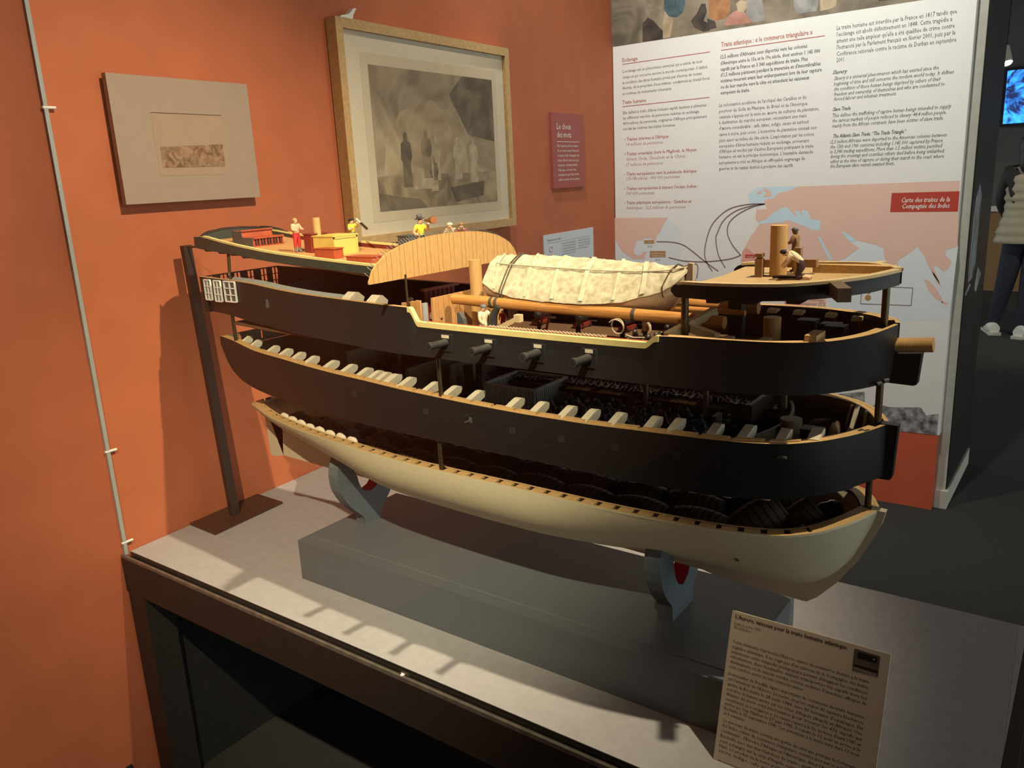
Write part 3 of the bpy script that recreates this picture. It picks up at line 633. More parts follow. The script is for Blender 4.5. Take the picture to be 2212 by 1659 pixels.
gl = empty('display_glass', (0.96, -0.014, -0.014), 'tall clear glass pane standing in the channel along the front of the table', 'glass')
box('pane', -0.948, 0.962, -0.004, 0.004, 0, 2.0, m_glass, gl)
box('edge_seal', -0.9585, -0.950, -0.0045, 0.0045, 0.012, 2.0, m_glassedge, gl)
for z in (0.045, 0.29, 1.10):
    mb = MB().tube([(-0.952, -0.0075, z), (-0.952, 0.022, z)], 0.0032, 8); mb.build('glass_stud', m_whitepaint, gl)
c = onz(874, 1456, 0.0)
clip = empty('glass_clip', (c[0], -0.016, -0.014), 'tiny chrome clip in the channel under the glass', 'clip')
MB().box(-0.010, 0.010, -0.004, 0.004, 0.0, 0.016).build('clip_body', m_metal, clip)
MB().tube([(0.0, -0.008, 0.012), (0.0, -0.002, 0.017)], 0.004, 8).build('screw', m_whitepaint, clip)

# plinth and cradles
pl = empty('plinth', (1.03, 0.2985, 0.0), 'long low grey painted plinth on the table under the ship', 'plinth')
mb = MB().box(-0.516, 0.518, -0.1635, 0.1635, 0.0, 0.0975); po = mb.build('base_block', m_plinth, pl)
mb = MB().add([(-0.50, -0.134, 0.0972), (0.512, -0.134, 0.0972), (0.512, 0.13, 0.0972), (-0.50, 0.13, 0.0972), (-0.50, -0.132, 0.0988), (0.512, -0.132, 0.0988), (0.512, 0.13, 0.0988), (-0.50, 0.13, 0.0988)],
              [(4, 5, 6, 7), (0, 1, 5, 4), (1, 2, 6, 5), (2, 3, 7, 6), (3, 0, 4, 7)]); mb.build('top_board', m_plinth, pl)
def cradle(x0, x1, outer, inner, label):
    e = empty('cradle', ((x0 + x1) / 2, 0.30, 0.0988), label, 'cradle', 'ship cradles on the plinth')
    half = [(y - 0.30, z - 0.0988) for y, z in outer]
    inn = [(y - 0.30, z - 0.0988) for y, z in inner]
    # near outline from foot to tip, inner U from near tip to far tip, far outline down to the foot
    poly = list(reversed(half)) + inn + [(-a, b_) for a, b_ in reversed(inn[:-1])] + [(-a, b_) for a, b_ in half]
    n = len(poly); w = (x1 - x0) / 2
    mb = MB().prism(poly, (0, 0, 0), (0, 1, 0), (0, 0, 1), (1, 0, 0), -w, w)
    o = mb.build('cradle_plate', m_cradle, e)
    bm = bmesh.new(); bm.from_mesh(o.data); bmesh.ops.triangulate(bm, faces=[f for f in bm.faces if len(f.verts) > 4]); bm.to_mesh(o.data); bm.free()
    ring = inn + [(-a, b_) for a, b_ in reversed(inn[:-1])]
    v, f = [], []
    for i, (a, b_) in enumerate(ring):
        for dx in (-w, w):
            v.append((dx, a * 0.985, b_ + 0.0012))
        if i: f.append((2 * i - 2, 2 * i - 1, 2 * i + 1, 2 * i))
    obj('felt_lining', v, f, m_red_felt, e)
    return e
cradle(0.564, 0.595, [(.224, .287), (.215, .280), (.207, .262), (.203, .244), (.204, .222), (.208, .204), (.217, .186), (.232, .161), (.248, .144), (.262, .130), (.270, .120), (.273, .110), (.274, .0988)],
       [(.236, .268), (.252, .245), (.262, .224), (.265, .208), (.271, .194), (.282, .183), (.300, .178)], 'blue grey cradle with a red felt lining under the stern half')
cradle(1.366, 1.396, [(.222, .268), (.212, .255), (.206, .237), (.206, .215), (.212, .193), (.222, .171), (.235, .152), (.248, .138), (.255, .128), (.256, .115), (.256, .0988)],
       [(.236, .252), (.250, .234), (.259, .220), (.262, .202), (.268, .182), (.280, .162), (.300, .152)], 'blue grey cradle with a red felt lining under the bow half')

# caption card leaning behind the glass
th = radians(73); top = np.array((1.5475, 0.1455, 0.222)); dn = np.array((0, -cos(th), -sin(th))); hgt, wid = 0.2315, 0.2265
card = empty('caption_card', (1.66, 0.0765, 0.0), 'leaning cream caption card with brown French text and a small photograph', 'card')
nrm = np.cross(EX, -dn); 
if nrm[1] > 0: nrm = -nrm
mb = MB(); mb.obox(loc_(top + EX * wid / 2 + dn * hgt / 2 - nrm * 0.002, card), EX, dn, nrm, wid / 2, hgt / 2, 0.002); mb.build('card_sheet', m_card, card)
MB().prism([(0.004, 0), (0.075, 0), (0.049, 0.15)], loc_((1.655, 0.0805, 0.0), card), (0, 1, 0), (0, 0, 1), (1, 0, 0), 0, 0.012).build('easel_back', m_card, card)
def onc(a, b_):
    return onplane(1500 + a * 0.21637, 1300 + b_ * 0.21637, top, nrm)
def crow(st, a, b_, ar, br): 
    p = onc(a, b_); q = onc(ar, br); return (st, loc_(p, card), float((q - p) @ EX))
lines = [crow("L'Aurore, vaisseau pour la traite humaine atlantique", 410, 160, 1520, 478)]
lettering('card_title', [(s, p, w, 0.0085) for s, p, w in lines], EX, -dn, nrm, m_inkbrown, card, 0.0004, 0, 0.0004)
lines = [crow('France, vers 1991', 400, 222, 662, 288), crow('Modelisme', 396, 260, 558, 302)]
lettering('card_subtitle', [(s, p, w, 0.0062) for s, p, w in lines], EX, -dn, nrm, mat('faded_brown_ink', (0.14, 0.10, 0.07), 0.6, 0.02, 20), card, 0.0004)
body = ["Cette maquette repr\u00e9sente l'Aurore, navire de commerce destin\u00e9 \u00e0 la traite", "n\u00e9gri\u00e8re atlantique. Il ne s'agit pas d'un vaisseau de la Compagnie des Indes,", "n\u00e9anmoins cette maquette p\u00e9dagogique permet d'imaginer les conditions", "inhumaines dans lesquelles \u00e9taient transport\u00e9s les captifs vers les", "destinations o\u00f9 ils \u00e9taient vendus comme esclaves. D\u00e9racin\u00e9s, effray\u00e9s, ils", "sont couch\u00e9s, serr\u00e9s les uns contre les autres.",
        "Dumoustier de Fredilly, figure importante du commerce de traite humaine,", "est l'armateur de l'Aurore. Le navire, sous les ordres du capitaine Ducheron,", "quitte la Rochelle le 28 ao\u00fbt 1784, avec 50 hommes d'\u00e9quipages. Fin", "octobre, le bateau arrive sur les c\u00f4tes d'Angole (Angola en Afrique). Une", "dizaine de mois sont n\u00e9cessaires pour trouver les 476 captifs qui", "constituent sa \u00ab cargaison \u00bb. Le navire repart \u00e0 la fin du mois d'avril 1785 et", "arrive au Cap Ha\u00eftien le 27 juin 1785. Il repart le 12 ao\u00fbt et arrive \u00e0 la", "Rochelle le 22 septembre 1785. Cet armement \u00e0 la traite aura dur\u00e9 12 mois", "et 3 semaines.",
        "Ce parcours de traite, comme une partie de celui que pratique la Compagnie", "des Indes, rel\u00e8ve du commerce triangulaire, nomm\u00e9 ainsi parce qu'il relie 3", "continents : l'Europe, l'Afrique et l'Am\u00e9rique. Ainsi l'Aurore quitte La", "Rochelle avec des marchandises de traite ; \u00e9toffes, alcools, armes, qui", "sont \u00e9chang\u00e9s sur la c\u00f4te d'Ang\u00f4le contre les captifs vendus ensuite \u00e0", "Ha\u00efti. Le produit de la vente permet d'acheter des denr\u00e9es coloniales :", "sucre, indigo, caf\u00e9 qui sont vendus en France."]
ys = [403, 455, 505, 553, 603, 652, 725, 775, 826, 876, 924, 975, 1022, 1070, 1117, 1188, 1238, 1290, 1342, 1394, 1443, 1492]
rows_ = []
for i, (st, yy) in enumerate(zip(body, ys)):
    xx = 384 - (yy - 403) * 0.129 * 1.0
    P0 = onc(xx, yy); w = 0.197
    if i == 5: w = 0.112
    if i == 14: w = 0.034
    if i == 21: w = 0.16
    rows_.append((st, loc_(P0, card), w, 0.0066))
lettering('card_text', rows_, EX, -dn, nrm, m_inkbrown, card, 0.0004)
lettering('card_credit', [("Associations Les Amis de la maquette", loc_(onc(232, 1585), card), 0.075, 0.0045)], EX, -dn, nrm, m_inkbrown, card, 0.0004)
ph = [onc(1602, 465), onc(1858, 545), onc(1832, 752), onc(1576, 682)]
MB().flat([loc_(p, card) + nrm * 0.0005 for p in ph]).build('card_photograph', mat('photo_grey', (0.10, 0.085, 0.07), 0.4, 0.1, 30), card)
for q, c in (([(1632, 498), (1828, 555), (1822, 618), (1630, 560)], (0.012, 0.010, 0.010)), ([(1600, 620), (1838, 690), (1832, 730), (1590, 640)], (0.018, 0.014, 0.012)), ([(1585, 645), (1830, 715), (1815, 745), (1580, 672)], (0.22, 0.19, 0.15)), ([(1782, 562), (1806, 569), (1803, 585), (1780, 578)], (0.5, 0.45, 0.36))):
    MB().flat([loc_(onc(*p), card) + nrm * 0.0008 for p in q]).build('photo_detail', mat('photo_%d' % int(c[0] * 1000), c, 0.4, 0.1, 30), card)

# leaning stern stand
st = empty('support_stand', (0.05, 0.295, 0.0), 'rust brown steel stand with a flat base plate holding the stern', 'stand')
bp = [np.maximum(onz(u, v, 0.0), (0.003 - 0.062 * onz(u, v, 0.0)[1], -1, -1)) for u, v in ((406, 1132.5), (465, 1156.5), (611, 1088), (551, 1069))]
v = [loc_(p + EZ * z, st) for z in (0.0, 0.006) for p in bp]
obj('base_plate', v, [(3, 2, 1, 0), (4, 5, 6, 7), (0, 1, 5, 4), (1, 2, 6, 5), (2, 3, 7, 6), (3, 0, 4, 7)], m_rust, st)
pb = onz(507, 1110, 0.006); pt = onx(401, 530, 0.030)
mb = MB(); mb.bar(loc_(pb, st), loc_(pt, st), 0.016, 0.024, up=(0, 1, 0)); mb.build('post', mat('dark_steel_post', (0.032, 0.022, 0.016), 0.5, 0.2, 70), st)
mb = MB(); mb.tube([loc_(pt + np.array((0, 0, -0.004)), st), loc_(pt + np.array((0.08, 0.01, -0.003)), st), loc_(pt + np.array((0.142, 0.02, 0.006)), st)], 0.003, 6); mb.build('hook', m_rust, st)

# ================================================================== THE SHIP MODEL
YC = 0.30
ship = empty('ship_model', (0.9, YC, 0.18), 'long wooden ship model cut into layers, black upper hull and cream bottom', 'model ship')
SL = lambda p: np.array(p, float) - np.array((0.9, YC, 0.18))
def shipobj(mb, name, m, parent=None, smooth=None):
    """mesh given in room coordinates, stored under the ship (or one of its parts, which sit at the ship's origin)"""
    mb.v = [tuple(SL(p)) for p in mb.v]
    return mb.build(name, m, parent or ship, smooth)
def curve(pts):
    a = np.array(pts, float); x, y = a[:, 0], a[:, 1]; n = len(x)
    h = np.diff(x); dl = np.diff(y) / h; m = np.zeros(n); m[0] = dl[0]; m[-1] = dl[-1]
    for i in range(1, n - 1):
        if dl[i - 1] * dl[i] > 0:
            w1, w2 = 2 * h[i] + h[i - 1], h[i] + 2 * h[i - 1]; m[i] = (w1 + w2) / (w1 / dl[i - 1] + w2 / dl[i])
    def f(q):
        q = np.clip(np.asarray(q, float), x[0], x[-1]); i = np.clip(np.searchsorted(x, q) - 1, 0, n - 2)
        t = (q - x[i]) / h[i]
        return (2 * t ** 3 - 3 * t ** 2 + 1) * y[i] + (t ** 3 - 2 * t ** 2 + t) * h[i] * m[i] + (-2 * t ** 3 + 3 * t ** 2) * y[i + 1] + (t ** 3 - t ** 2) * h[i] * m[i + 1]
    return f
# half breadths and heights along the ship
b2 = curve([(.200, .119), (.30, .1245), (.4, .127), (.5, .132), (.6, .138), (.7, .144), (.9, .155), (1.1, .165), (1.3, .168), (1.5, .164), (1.55, .160), (1.6, .152), (1.65, .132), (1.68, .106), (1.70, .078), (1.715, .048), (1.726, .006)])
b3 = curve([(.238, .110), (.3, .119), (.37, .128), (.5, .146), (.7, .164), (.9, .174), (1.1, .18), (1.3, .18), (1.5, .172), (1.6, .152), (1.65, .122), (1.68, .088), (1.70, .056), (1.712, .030), (1.721, .005)])
b4 = curve([(.226, .004), (.232, .028), (.245, .052), (.28, .070), (.32, .084), (.44, .112), (.55, .136), (.7, .160), (.9, .174), (1.1, .18), (1.3, .18), (1.5, .168), (1.6, .140), (1.65, .112), (1.68, .082), (1.70, .046), (1.716, .005)])
z2hi = curve([(.2, .6915), (.3, .688), (.4, .683), (.5, .674), (.6, .668), (.7, .665), (.8, .662), (.9, .660)])
z2bow = curve([(1.4, .6455), (1.5, .6475), (1.6, .6475), (1.65, .648), (1.7, .651), (1.726, .656)])
def z2(x):
    x = np.asarray(x, float)
    z = np.where(x < 1.0, z2hi(x), z2bow(x)); lo = 0.6345
    s1 = np.clip((x - 0.918) / 0.022, 0, 1); s2 = np.clip((1.427 - x) / 0.020, 0, 1)
    s1 = s1 * s1 * (3 - 2 * s1); s2 = s2 * s2 * (3 - 2 * s2)
    k = np.minimum(s1, s2)
    return z * (1 - k) + lo * k
z2b = curve([(.2, .607), (.3, .604), (.4, .596), (.5, .591), (.6, .585), (.7, .581), (.8, .577), (.9, .574), (1.0, .575), (1.2, .575), (1.4, .573), (1.6, .572), (1.726, .571)])
z3 = curve([(.238, .5475), (.26, .546), (.3, .5425), (.35, .5345), (.4, .528), (.5, .524), (.6, .518), (.7, .513), (.8, .509), (.9, .504), (1.0, .501), (1.1, .498), (1.2, .496), (1.3, .496), (1.4, .498), (1.5, .499), (1.6, .500), (1.65, .502), (1.721, .506)])
z3b = curve([(.238, .515), (.246, .490), (.26, .463), (.28, .444), (.3, .435), (.35, .421), (.4, .417), (.6, .4165), (.8, .416), (1.0, .416), (1.2, .415), (1.4, .411), (1.55, .410), (1.6, .411), (1.65, .416), (1.7, .422), (1.721, .424)])
z4 = curve([(.226, .361), (.26, .366), (.3, .3675), (.35, .363), (.4, .3585), (.5, .357), (.6, .358), (.7, .3595), (.8, .357), (.9, .356), (1.1, .358), (1.3, .357), (1.5, .356), (1.6, .354), (1.65, .358), (1.68, .364), (1.716, .369)])

def side_pts(xs, b, off):
    """plan curve moved inwards by off: arrays x, half breadth"""
    xs = np.asarray(xs, float); h = 0.002
    db = (b(np.minimum(xs + h, xs[-1])) - b(np.maximum(xs - h, xs[0]))) / (np.minimum(xs + h, xs[-1]) - np.maximum(xs - h, xs[0]))
    L = np.sqrt(1 + db * db)
    return xs + off * db / L, np.maximum(b(xs) - off / L, 0.0005)
def shell(xs, top, bot, o0, o1, rows=4, mi=(0, 1, 2), sides=(-1, 1), zoff=0.0, bulge=0.0):
    """band of hull between plan offsets o0 (outside) and o1 (inside); top/bot = (breadth, height) curves"""
    mb = MB(); n = len(xs)
    (bt, zt), (bb, zb_) = top, bot
    for sd in sides:
        G = {}
        for k, off in enumerate((o0, o1)):
            xt, btv = side_pts(xs, bt, off); xb, bbv = side_pts(np.clip(xs, 0, 9), bb, off)
            Z1_, Z0_ = zt(xs) + zoff, zb_(xs)
            for j in range(rows + 1):
                t = j / rows
                bx = bbv + (btv - bbv) * t + bulge * 4 * t * (1 - t); X = xb + (xt - xb) * t; Z = Z0_ + (Z1_ - Z0_) * t
                G[k, j] = [(X[i], YC + sd * bx[i], Z[i]) for i in range(n)]
        base = len(mb.v); idx = {}
        for key, pts in G.items():
            idx[key] = len(mb.v); mb.v += [tuple(map(float, p)) for p in pts]
        def quads(a, b_, m_):
            for i in range(n - 1): mb.f.append((idx[a] + i, idx[a] + i + 1, idx[b_] + i + 1, idx[b_] + i)); mb.m.append(m_)
        for j in range(rows):
            quads((0, j), (0, j + 1), mi[0]); quads((1, j), (1, j + 1), mi[1])
        quads((0, rows), (1, rows), mi[2]); quads((0, 0), (1, 0), mi[1])
        for e_ in (0, n - 1):
            for j in range(rows):
                mb.f.append((idx[0, j] + e_, idx[0, j + 1] + e_, idx[1, j + 1] + e_, idx[1, j] + e_)); mb.m.append(mi[0])
    return mb
def lin(a, b_, n): return np.linspace(a, b_, n)
# ---- cream bottom
xs4 = np.concatenate([lin(.226, .25, 8), lin(.262, .40, 8), lin(.42, 1.6, 44), lin(1.615, 1.716, 14)])
zd = curve([(.226, .345), (.26, .325), (.3, .302), (.4, .265), (.5, .243), (.6, .228), (.7, .216), (.9, .208), (1.2, .204), (1.45, .205), (1.55, .208), (1.6, .214), (1.64, .232), (1.68, .275), (1.70, .318), (1.716, .360)])
aexp = curve([(.226, 1.5), (.4, 1.3), (.58, 1.0), (.75, .85), (1.0, .8), (1.25, .85), (1.4, .95), (1.6, .95), (1.716, 1.0)])
pexp = curve([(.226, 2.0), (.5, 1.6), (.62, 1.8), (.8, 2.6), (1.15, 2.6), (1.35, 1.6), (1.5, 1.25), (1.716, 1.15)])
lower = MB(); n = len(xs4); R = 12
for sd in (-1, 1):
    base = len(lower.v)
    for j in range(R + 1):
        t = j / R
        for x in xs4:
            s = (1 - (1 - t) ** float(pexp(x))) ** float(aexp(x)); bb = max(0.006 if j == 0 else 0, 0)
            hb = 0.006 + (float(b4(x)) - 0.006) * s if b4(x) > 0.006 else float(b4(x))
            lower.v.append((float(x), YC + sd * hb, float(zd(x)) + (float(z4(x)) - float(zd(x))) * t))
    for j in range(R):
        for i in range(n - 1):
            lower.f.append((base + j * n + i, base + j * n + i + 1, base + (j + 1) * n + i + 1, base + (j + 1) * n + i)); lower.m.append(0)
hull4 = shipobj(lower, 'lower_hull', [m_hullcream, m_darkwood], None, 50)
zlow = lambda x: z4(x) - 0.030
o = shipobj(shell(xs4, (b4, z4), (lambda x: b4(x) * .9985, lambda x: z4(x) - .004), 0.0, 0.0045, 1, (0, 1, 2)), 'outer_planking', [m_hullcream, m_darkwood, m_rimwood], hull4, 50)
xin = np.concatenate([lin(.252, 1.6, 50), lin(1.615, 1.700, 12)])
shipobj(shell(xin, (b4, z4), (b4, lambda x: z4(x) - 0.006), 0.019, 0.024, 1, (0, 1, 2)), 'inner_planking', [m_darkwood, m_darkwood, m_rimwood], hull4, 50)
# frame timbers in the cut rim
def rim_timbers(b, z, x0, x1, pitch, fill, o0, o1, depth, m_, par, sides):
    x = x0; k = 0
    while x < x1:
        db = float((b(x + .003) - b(x - .003)) / .006); L = math.sqrt(1 + db * db); step = pitch / L
        for sd in sides:
            t = np.array((1 / L, sd * db / L, 0)); nrm_ = np.array((db / L, -sd / L, 0))
            om = (o0 + o1) / 2
            c = np.array((x, YC + sd * float(b(x)), float(z(x)) - depth / 2 - 0.0004)) + nrm_ * om
            tz = np.array((1.0, 0, float((z(x + .004) - z(x - .004)) / .008))); t2 = t + np.array((0, 0, tz[2] / L))
            mb = MB(); mb.obox(c, t2 / np.linalg.norm(t2), nrm_, (0, 0, 1), pitch * fill / 2, (o1 - o0) / 2 + 0.0003, depth / 2)
            shipobj(mb, 'rim_timber', m_, par)
        x += step
rim_timbers(b4, z4, .232, 1.655, 0.034, 0.70, 0.0045, 0.019, 0.0035, m_rimwood, hull4, (-1,))
rim_timbers(b4, z4, .232, .35, 0.034, 0.70, 0.0045, 0.019, 0.0035, m_rimwood, hull4, (1,))
# solid bow and stern chocks of the rim
def chock(b, z, x0, x1, inset, thick, name, m_, par):
    xs = lin(x0, x1, 12); xi, bi = side_pts(xs, b, inset)
    outer = [(x, -float(b(x)) + 0.004) for x in xs] + [(x, float(b(x)) - 0.004) for x in xs[::-1]]
    return outer
xs_b = lin(1.652, 1.714, 12)
shipobj(shell(xs_b, (b4, z4), (b4, lambda x: z4(x) - .006), 0.004, 0.026, 1, (0, 1, 2), zoff=-0.0003), 'bow_chock', [m_rimwood, m_darkwood, m_rimwood], hull4, 50)
def plate(name, pts, half, m_, par=None):
    mb = MB().prism(pts, (0, YC, 0), (1, 0, 0), (0, 0, 1), (0, 1, 0), -half, half)
    o = shipobj(mb, name, m_, par)
    bm = bmesh.new(); bm.from_mesh(o.data); bmesh.ops.triangulate(bm, faces=[f for f in bm.faces if len(f.verts) > 4]); bm.to_mesh(o.data); bm.free()
    return o
plate('deadwood', [(.286, .217), (.30, .330), (.22, .352), (.235, .34), (.4, .29), (.7, .23), (.9, .215), (1.2, .212), (1.5, .212), (1.5, .194), (1.2, .200), (.9, .206), (.618, .2105), (.455, .2125)][::1], 0.006, m_keel, hull4)
plate('rudder', [(.227, .340), (.2325, .214), (.238, .209), (.254, .2085), (.286, .2165), (.303, .330), (.26, .335)], 0.0055, m_keel, hull4)
plate('stem_post', [(1.706, .3685), (1.727, .3675), (1.722, .345), (1.712, .320), (1.692, .277), (1.663, .233), (1.633, .198), (1.617, .186), (1.609, .1855), (1.459, .1915), (1.44, .195), (1.45, .212), (1.60, .22), (1.65, .25), (1.69, .31)], 0.007, m_keel, hull4)
box('rudder_seam', 0, 0.001, -0.0058, -0.0054, 0, 0.001, m_darkwood, None) if False else None
mb = MB(); mb.bar((.285, YC - .0058, .218), (.296, YC - .0058, .306), 0.0012, 0.0006); shipobj(mb, 'rudder_seam', m_darkwood, hull4)

# ---- middle layer (black)
xs3 = np.concatenate([lin(.238, .31, 14), lin(.325, 1.6, 50), lin(1.612, 1.721, 16)])
bmid = curve([(.238, .108), (.28, .100), (.34, .100), (.44, .114), (.55, .136), (.7, .160), (.9, .174), (1.1, .18), (1.3, .18), (1.5, .168), (1.6, .140), (1.65, .112), (1.68, .082), (1.70, .046), (1.721, .005)])
hull3 = shipobj(shell(xs3, (b3, z3), (bmid, z3b), 0.0, 0.006, 4, (0, 1, 2), bulge=0.002), 'middle_hull', [m_hullblack, m_inneroak, m_rimwood], None, 50)
shipobj(shell(xs3[0:-1], (b3, z3), (b3, lambda x: z3(x) - 0.012), 0.006, 0.018, 1, (1, 1, 0), zoff=-0.0004), 'cut_rim', [m_rimwood, m_inneroak], hull3, 50)
# short ledger pieces raised on the rim
k = 0
for x in np.arange(.33, 1.66, 0.0475):
    x = float(x); db = float((b3(x + .003) - b3(x - .003)) / .006); L_ = math.sqrt(1 + db * db)
    mb = MB(); sl = float((z3(x + .01) - z3(x - .01)) / .02)
    mb.obox((x, YC - float(b3(x)) + 0.0125, float(z3(x)) + 0.001), np.array((1 / L_, -db / L_, sl)), (0, 1, 0), (0, 0, 1), 0.0205, 0.0045, 0.0018)
    shipobj(mb, 'rim_ledger', m_rimwood, hull3)
# knees: pale tongue shaped beam ends standing inwards from the rim
def rim_x(u, v, b, sd=-1):
    """station whose near rim passes under a pixel column"""
    best = None
    for x in np.linspace(.21, 1.70, 600):
        P = CAM_R @ (np.array((x, YC + sd * float(b[0](x)), float(b[1](x)))) - CAM_P); uu = CX + F * P[0] / P[2]
        if best is None or abs(uu - u) < best[0]: best = (abs(uu - u), x)
    return best[1]
for u, ln, wd in ((514, .030, .009), (533, .032, .010), (567, .036, .011), (594, .038, .012), (622, .038, .012), (650, .038, .013), (690, .042, .013), (728, .044, .013), (762, .044, .013), (787, .042, .012), (804, .042, .012), (822, .044, .016), (852, .046, .013), (905, .048, .013), (950, .048, .013), (1000, .048, .013), (1088, .046, .014), (1140, .046, .014), (1202, .046, .014), (1253, .046, .014), (1312, .046, .014), (1390, .046, .014), (1440, .050, .012), (1526, .044, .014), (1592, .052, .014), (1680, .040, .014), (1752, .034, .016)):
    x = rim_x(u, 0, (b3, z3)); y0 = YC - float(b3(x)) + 0.010; zt = float(z3(x)) + 0.010
    mb = MB().prism([(0, -0.017), (ln * 0.72, -0.016), (ln * .93, -0.012), (ln, -.006), (ln * 0.98, -0.001), (ln * 0.86, 0.001), (ln * .7, .0012), (0, -0.0085)], (x, y0, zt), (0, 1, 0), (0, 0, 1), (1, 0, 0), -wd / 2, wd / 2)
    shipobj(mb, 'deck_knee', m_ivory, hull3)
# pale beam ends hanging under the black edges
for u in (548, 580, 606, 637, 669, 692, 714, 752, 790, 822, 850, 872, 905, 935, 978, 1010, 1042, 1074, 1121, 1174, 1230, 1289, 1355, 1423, 1488, 1562, 1646):
    x = rim_x(u, 0, (lambda q: bmid(q), z3b)); y0 = YC - float(bmid(x)) + 0.012
    mb = MB().prism([(-.009, .004), (.009, .004), (.006, -.006), (-.006, -.006)], (x, y0, float(z3b(x))), (1, 0, 0), (0, 0, 1), (0, 1, 0), 0, 0.02)
    shipobj(mb, 'beam_end', m_ivory, hull3)
for x in np.arange(.36, 1.66, .075):
    x = float(x)
    mb = MB().prism([(-.013, .006), (.013, .006), (.008, -.009), (-.008, -.009)], (x, YC + float(b3(x)) - 0.05, float(z2b(x))), (1, 0, 0), (0, 0, 1), (0, 1, 0), 0, 0.036)
    shipobj(mb, 'beam_end', m_inneroak, ship)
# floor, far shelf and bulkheads of the middle layer
def deckplate(xs, b, inset, zf, thick, name, m_, par, lift=None):
    mb = MB(); n = len(xs); v = []
    for dz in (0, -thick):
        for sd in (-1, 1):
            for x in xs: v.append((float(x), YC + sd * max(float(b(x)) - inset, 0.001), float(zf(x)) + dz))
    f = []
    for i in range(n - 1):
        f += [(i, i + 1, n + i + 1, n + i), (2 * n + i, 3 * n + i, 3 * n + i + 1, 2 * n + i + 1), (i, 2 * n + i, 2 * n + i + 1, i + 1), (n + i, n + i + 1, 3 * n + i + 1, 3 * n + i)]
    f += [(0, n, 3 * n, 2 * n), (n - 1, 3 * n - 1, 4 * n - 1, 2 * n - 1)]
    mb.add(v, f); return shipobj(mb, name, m_, par)
ZH = 0.424
deckplate(np.concatenate([lin(.36, 1.6, 40), lin(1.62, 1.69, 8)]), bmid, 0.004, lambda x: ZH + 0 * x, 0.006, 'hold_floor', m_darkwood, hull3)
# far side shelf (follows the hull)
mb = MB(); xsA = lin(.45, 1.56, 30); v = []; n = len(xsA)
for dz in (0, -.007):
    for x in xsA: v.append((x, 0.385, 0.468 + dz))
    for x in xsA: v.append((x, YC + float(b3(x)) - 0.006, 0.468 + dz))
f = []
for i in range(n - 1):
    f += [(i, i + 1, n + i + 1, n + i), (2 * n + i, 3 * n + i, 3 * n + i + 1, 2 * n + i + 1), (i, 2 * n + i, 2 * n + i + 1, i + 1)]
mb.add(v, f); shipobj(mb, 'far_shelf', m_darkwood, hull3)
for x0, x1 in ((1.105, 1.155), (1.175, 1.225), (1.33, 1.38)):
    for i in range(6):
        w = (x1 - x0) / 6; mb = MB().box(x0 + i * w + .0006, x0 + (i + 1) * w - .0006, .3835, .412, .4682, .4706); shipobj(mb, 'shelf_plank', m_plankfan, hull3)
for x in (.64, .86, 1.28, 1.40, 1.54):
    mb = MB().box(x - .004, x + .004, .381, .389, ZH, .520); shipobj(mb, 'shelf_post', m_inneroak, hull3)
for x, y0, y1, z1_, m_ in ((.555, .30, .43, .512, m_inneroak), (.79, .255, .45, .505, m_inneroak), (.872, .30, .45, .512, m_inneroak), (1.476, .235, .262, .500, m_darkwood), (1.50, .33, .45, .498, m_darkwood)):
    mb = MB().box(x - .004, x + .004, y0, y1, ZH, z1_); shipobj(mb, 'bulkhead', m_, hull3)
for x, y, h, w in ((.895, .33, .085, .014), (.918, .345, .095, .016), (.905, .29, .07, .010), (.945, .31, .075, .012), (.935, .34, .060, .012)):
    mb = MB().box(x - w / 2, x + w / 2, y - w / 2, y + w / 2, ZH, ZH + h); shipobj(mb, 'pillar', m_darkwood, hull3)
# curved fore bulkhead
mb = MB(); ys = lin(.20, .43, 9)
for i in range(8):
    a = np.array((1.535 + .03 * (1 - ((ys[i] - .31) / .12) ** 2), ys[i], ZH)); c = np.array((1.535 + .03 * (1 - ((ys[i + 1] - .31) / .12) ** 2), ys[i + 1], ZH))
    mb.add([a, c, c + EZ * .062, a + EZ * .062, a + EX * .005, c + EX * .005, c + EX * .005 + EZ * .062, a + EX * .005 + EZ * .062], [(0, 1, 2, 3), (4, 7, 6, 5), (3, 2, 6, 7), (0, 4, 5, 1)])
shipobj(mb, 'fore_bulkhead', m_inneroak, hull3, 40)
mb = MB().tube([(1.585, .28, ZH), (1.585, .28, .500)], 0.0165, 18); shipobj(mb, 'fore_mast_stump', m_inneroak, hull3, 40)
mb = MB().box(1.60, 1.632, .275, .30, ZH, .487); shipobj(mb, 'bitt_block', m_darkwood, hull3)
for a, c, w in (((1.660, .300, .440), (1.668, .34, .516), .006), ((1.660, .255, .438), (1.676, .270, .500), .008), ((1.640, .385, .46), (1.648, .39, .502), .006), ((1.676, .352, .47), (1.678, .356, .505), .008)):
    mb = MB(); mb.bar(a, c, w, w * .6); shipobj(mb, 'timber_stick', m_ivory, hull3)
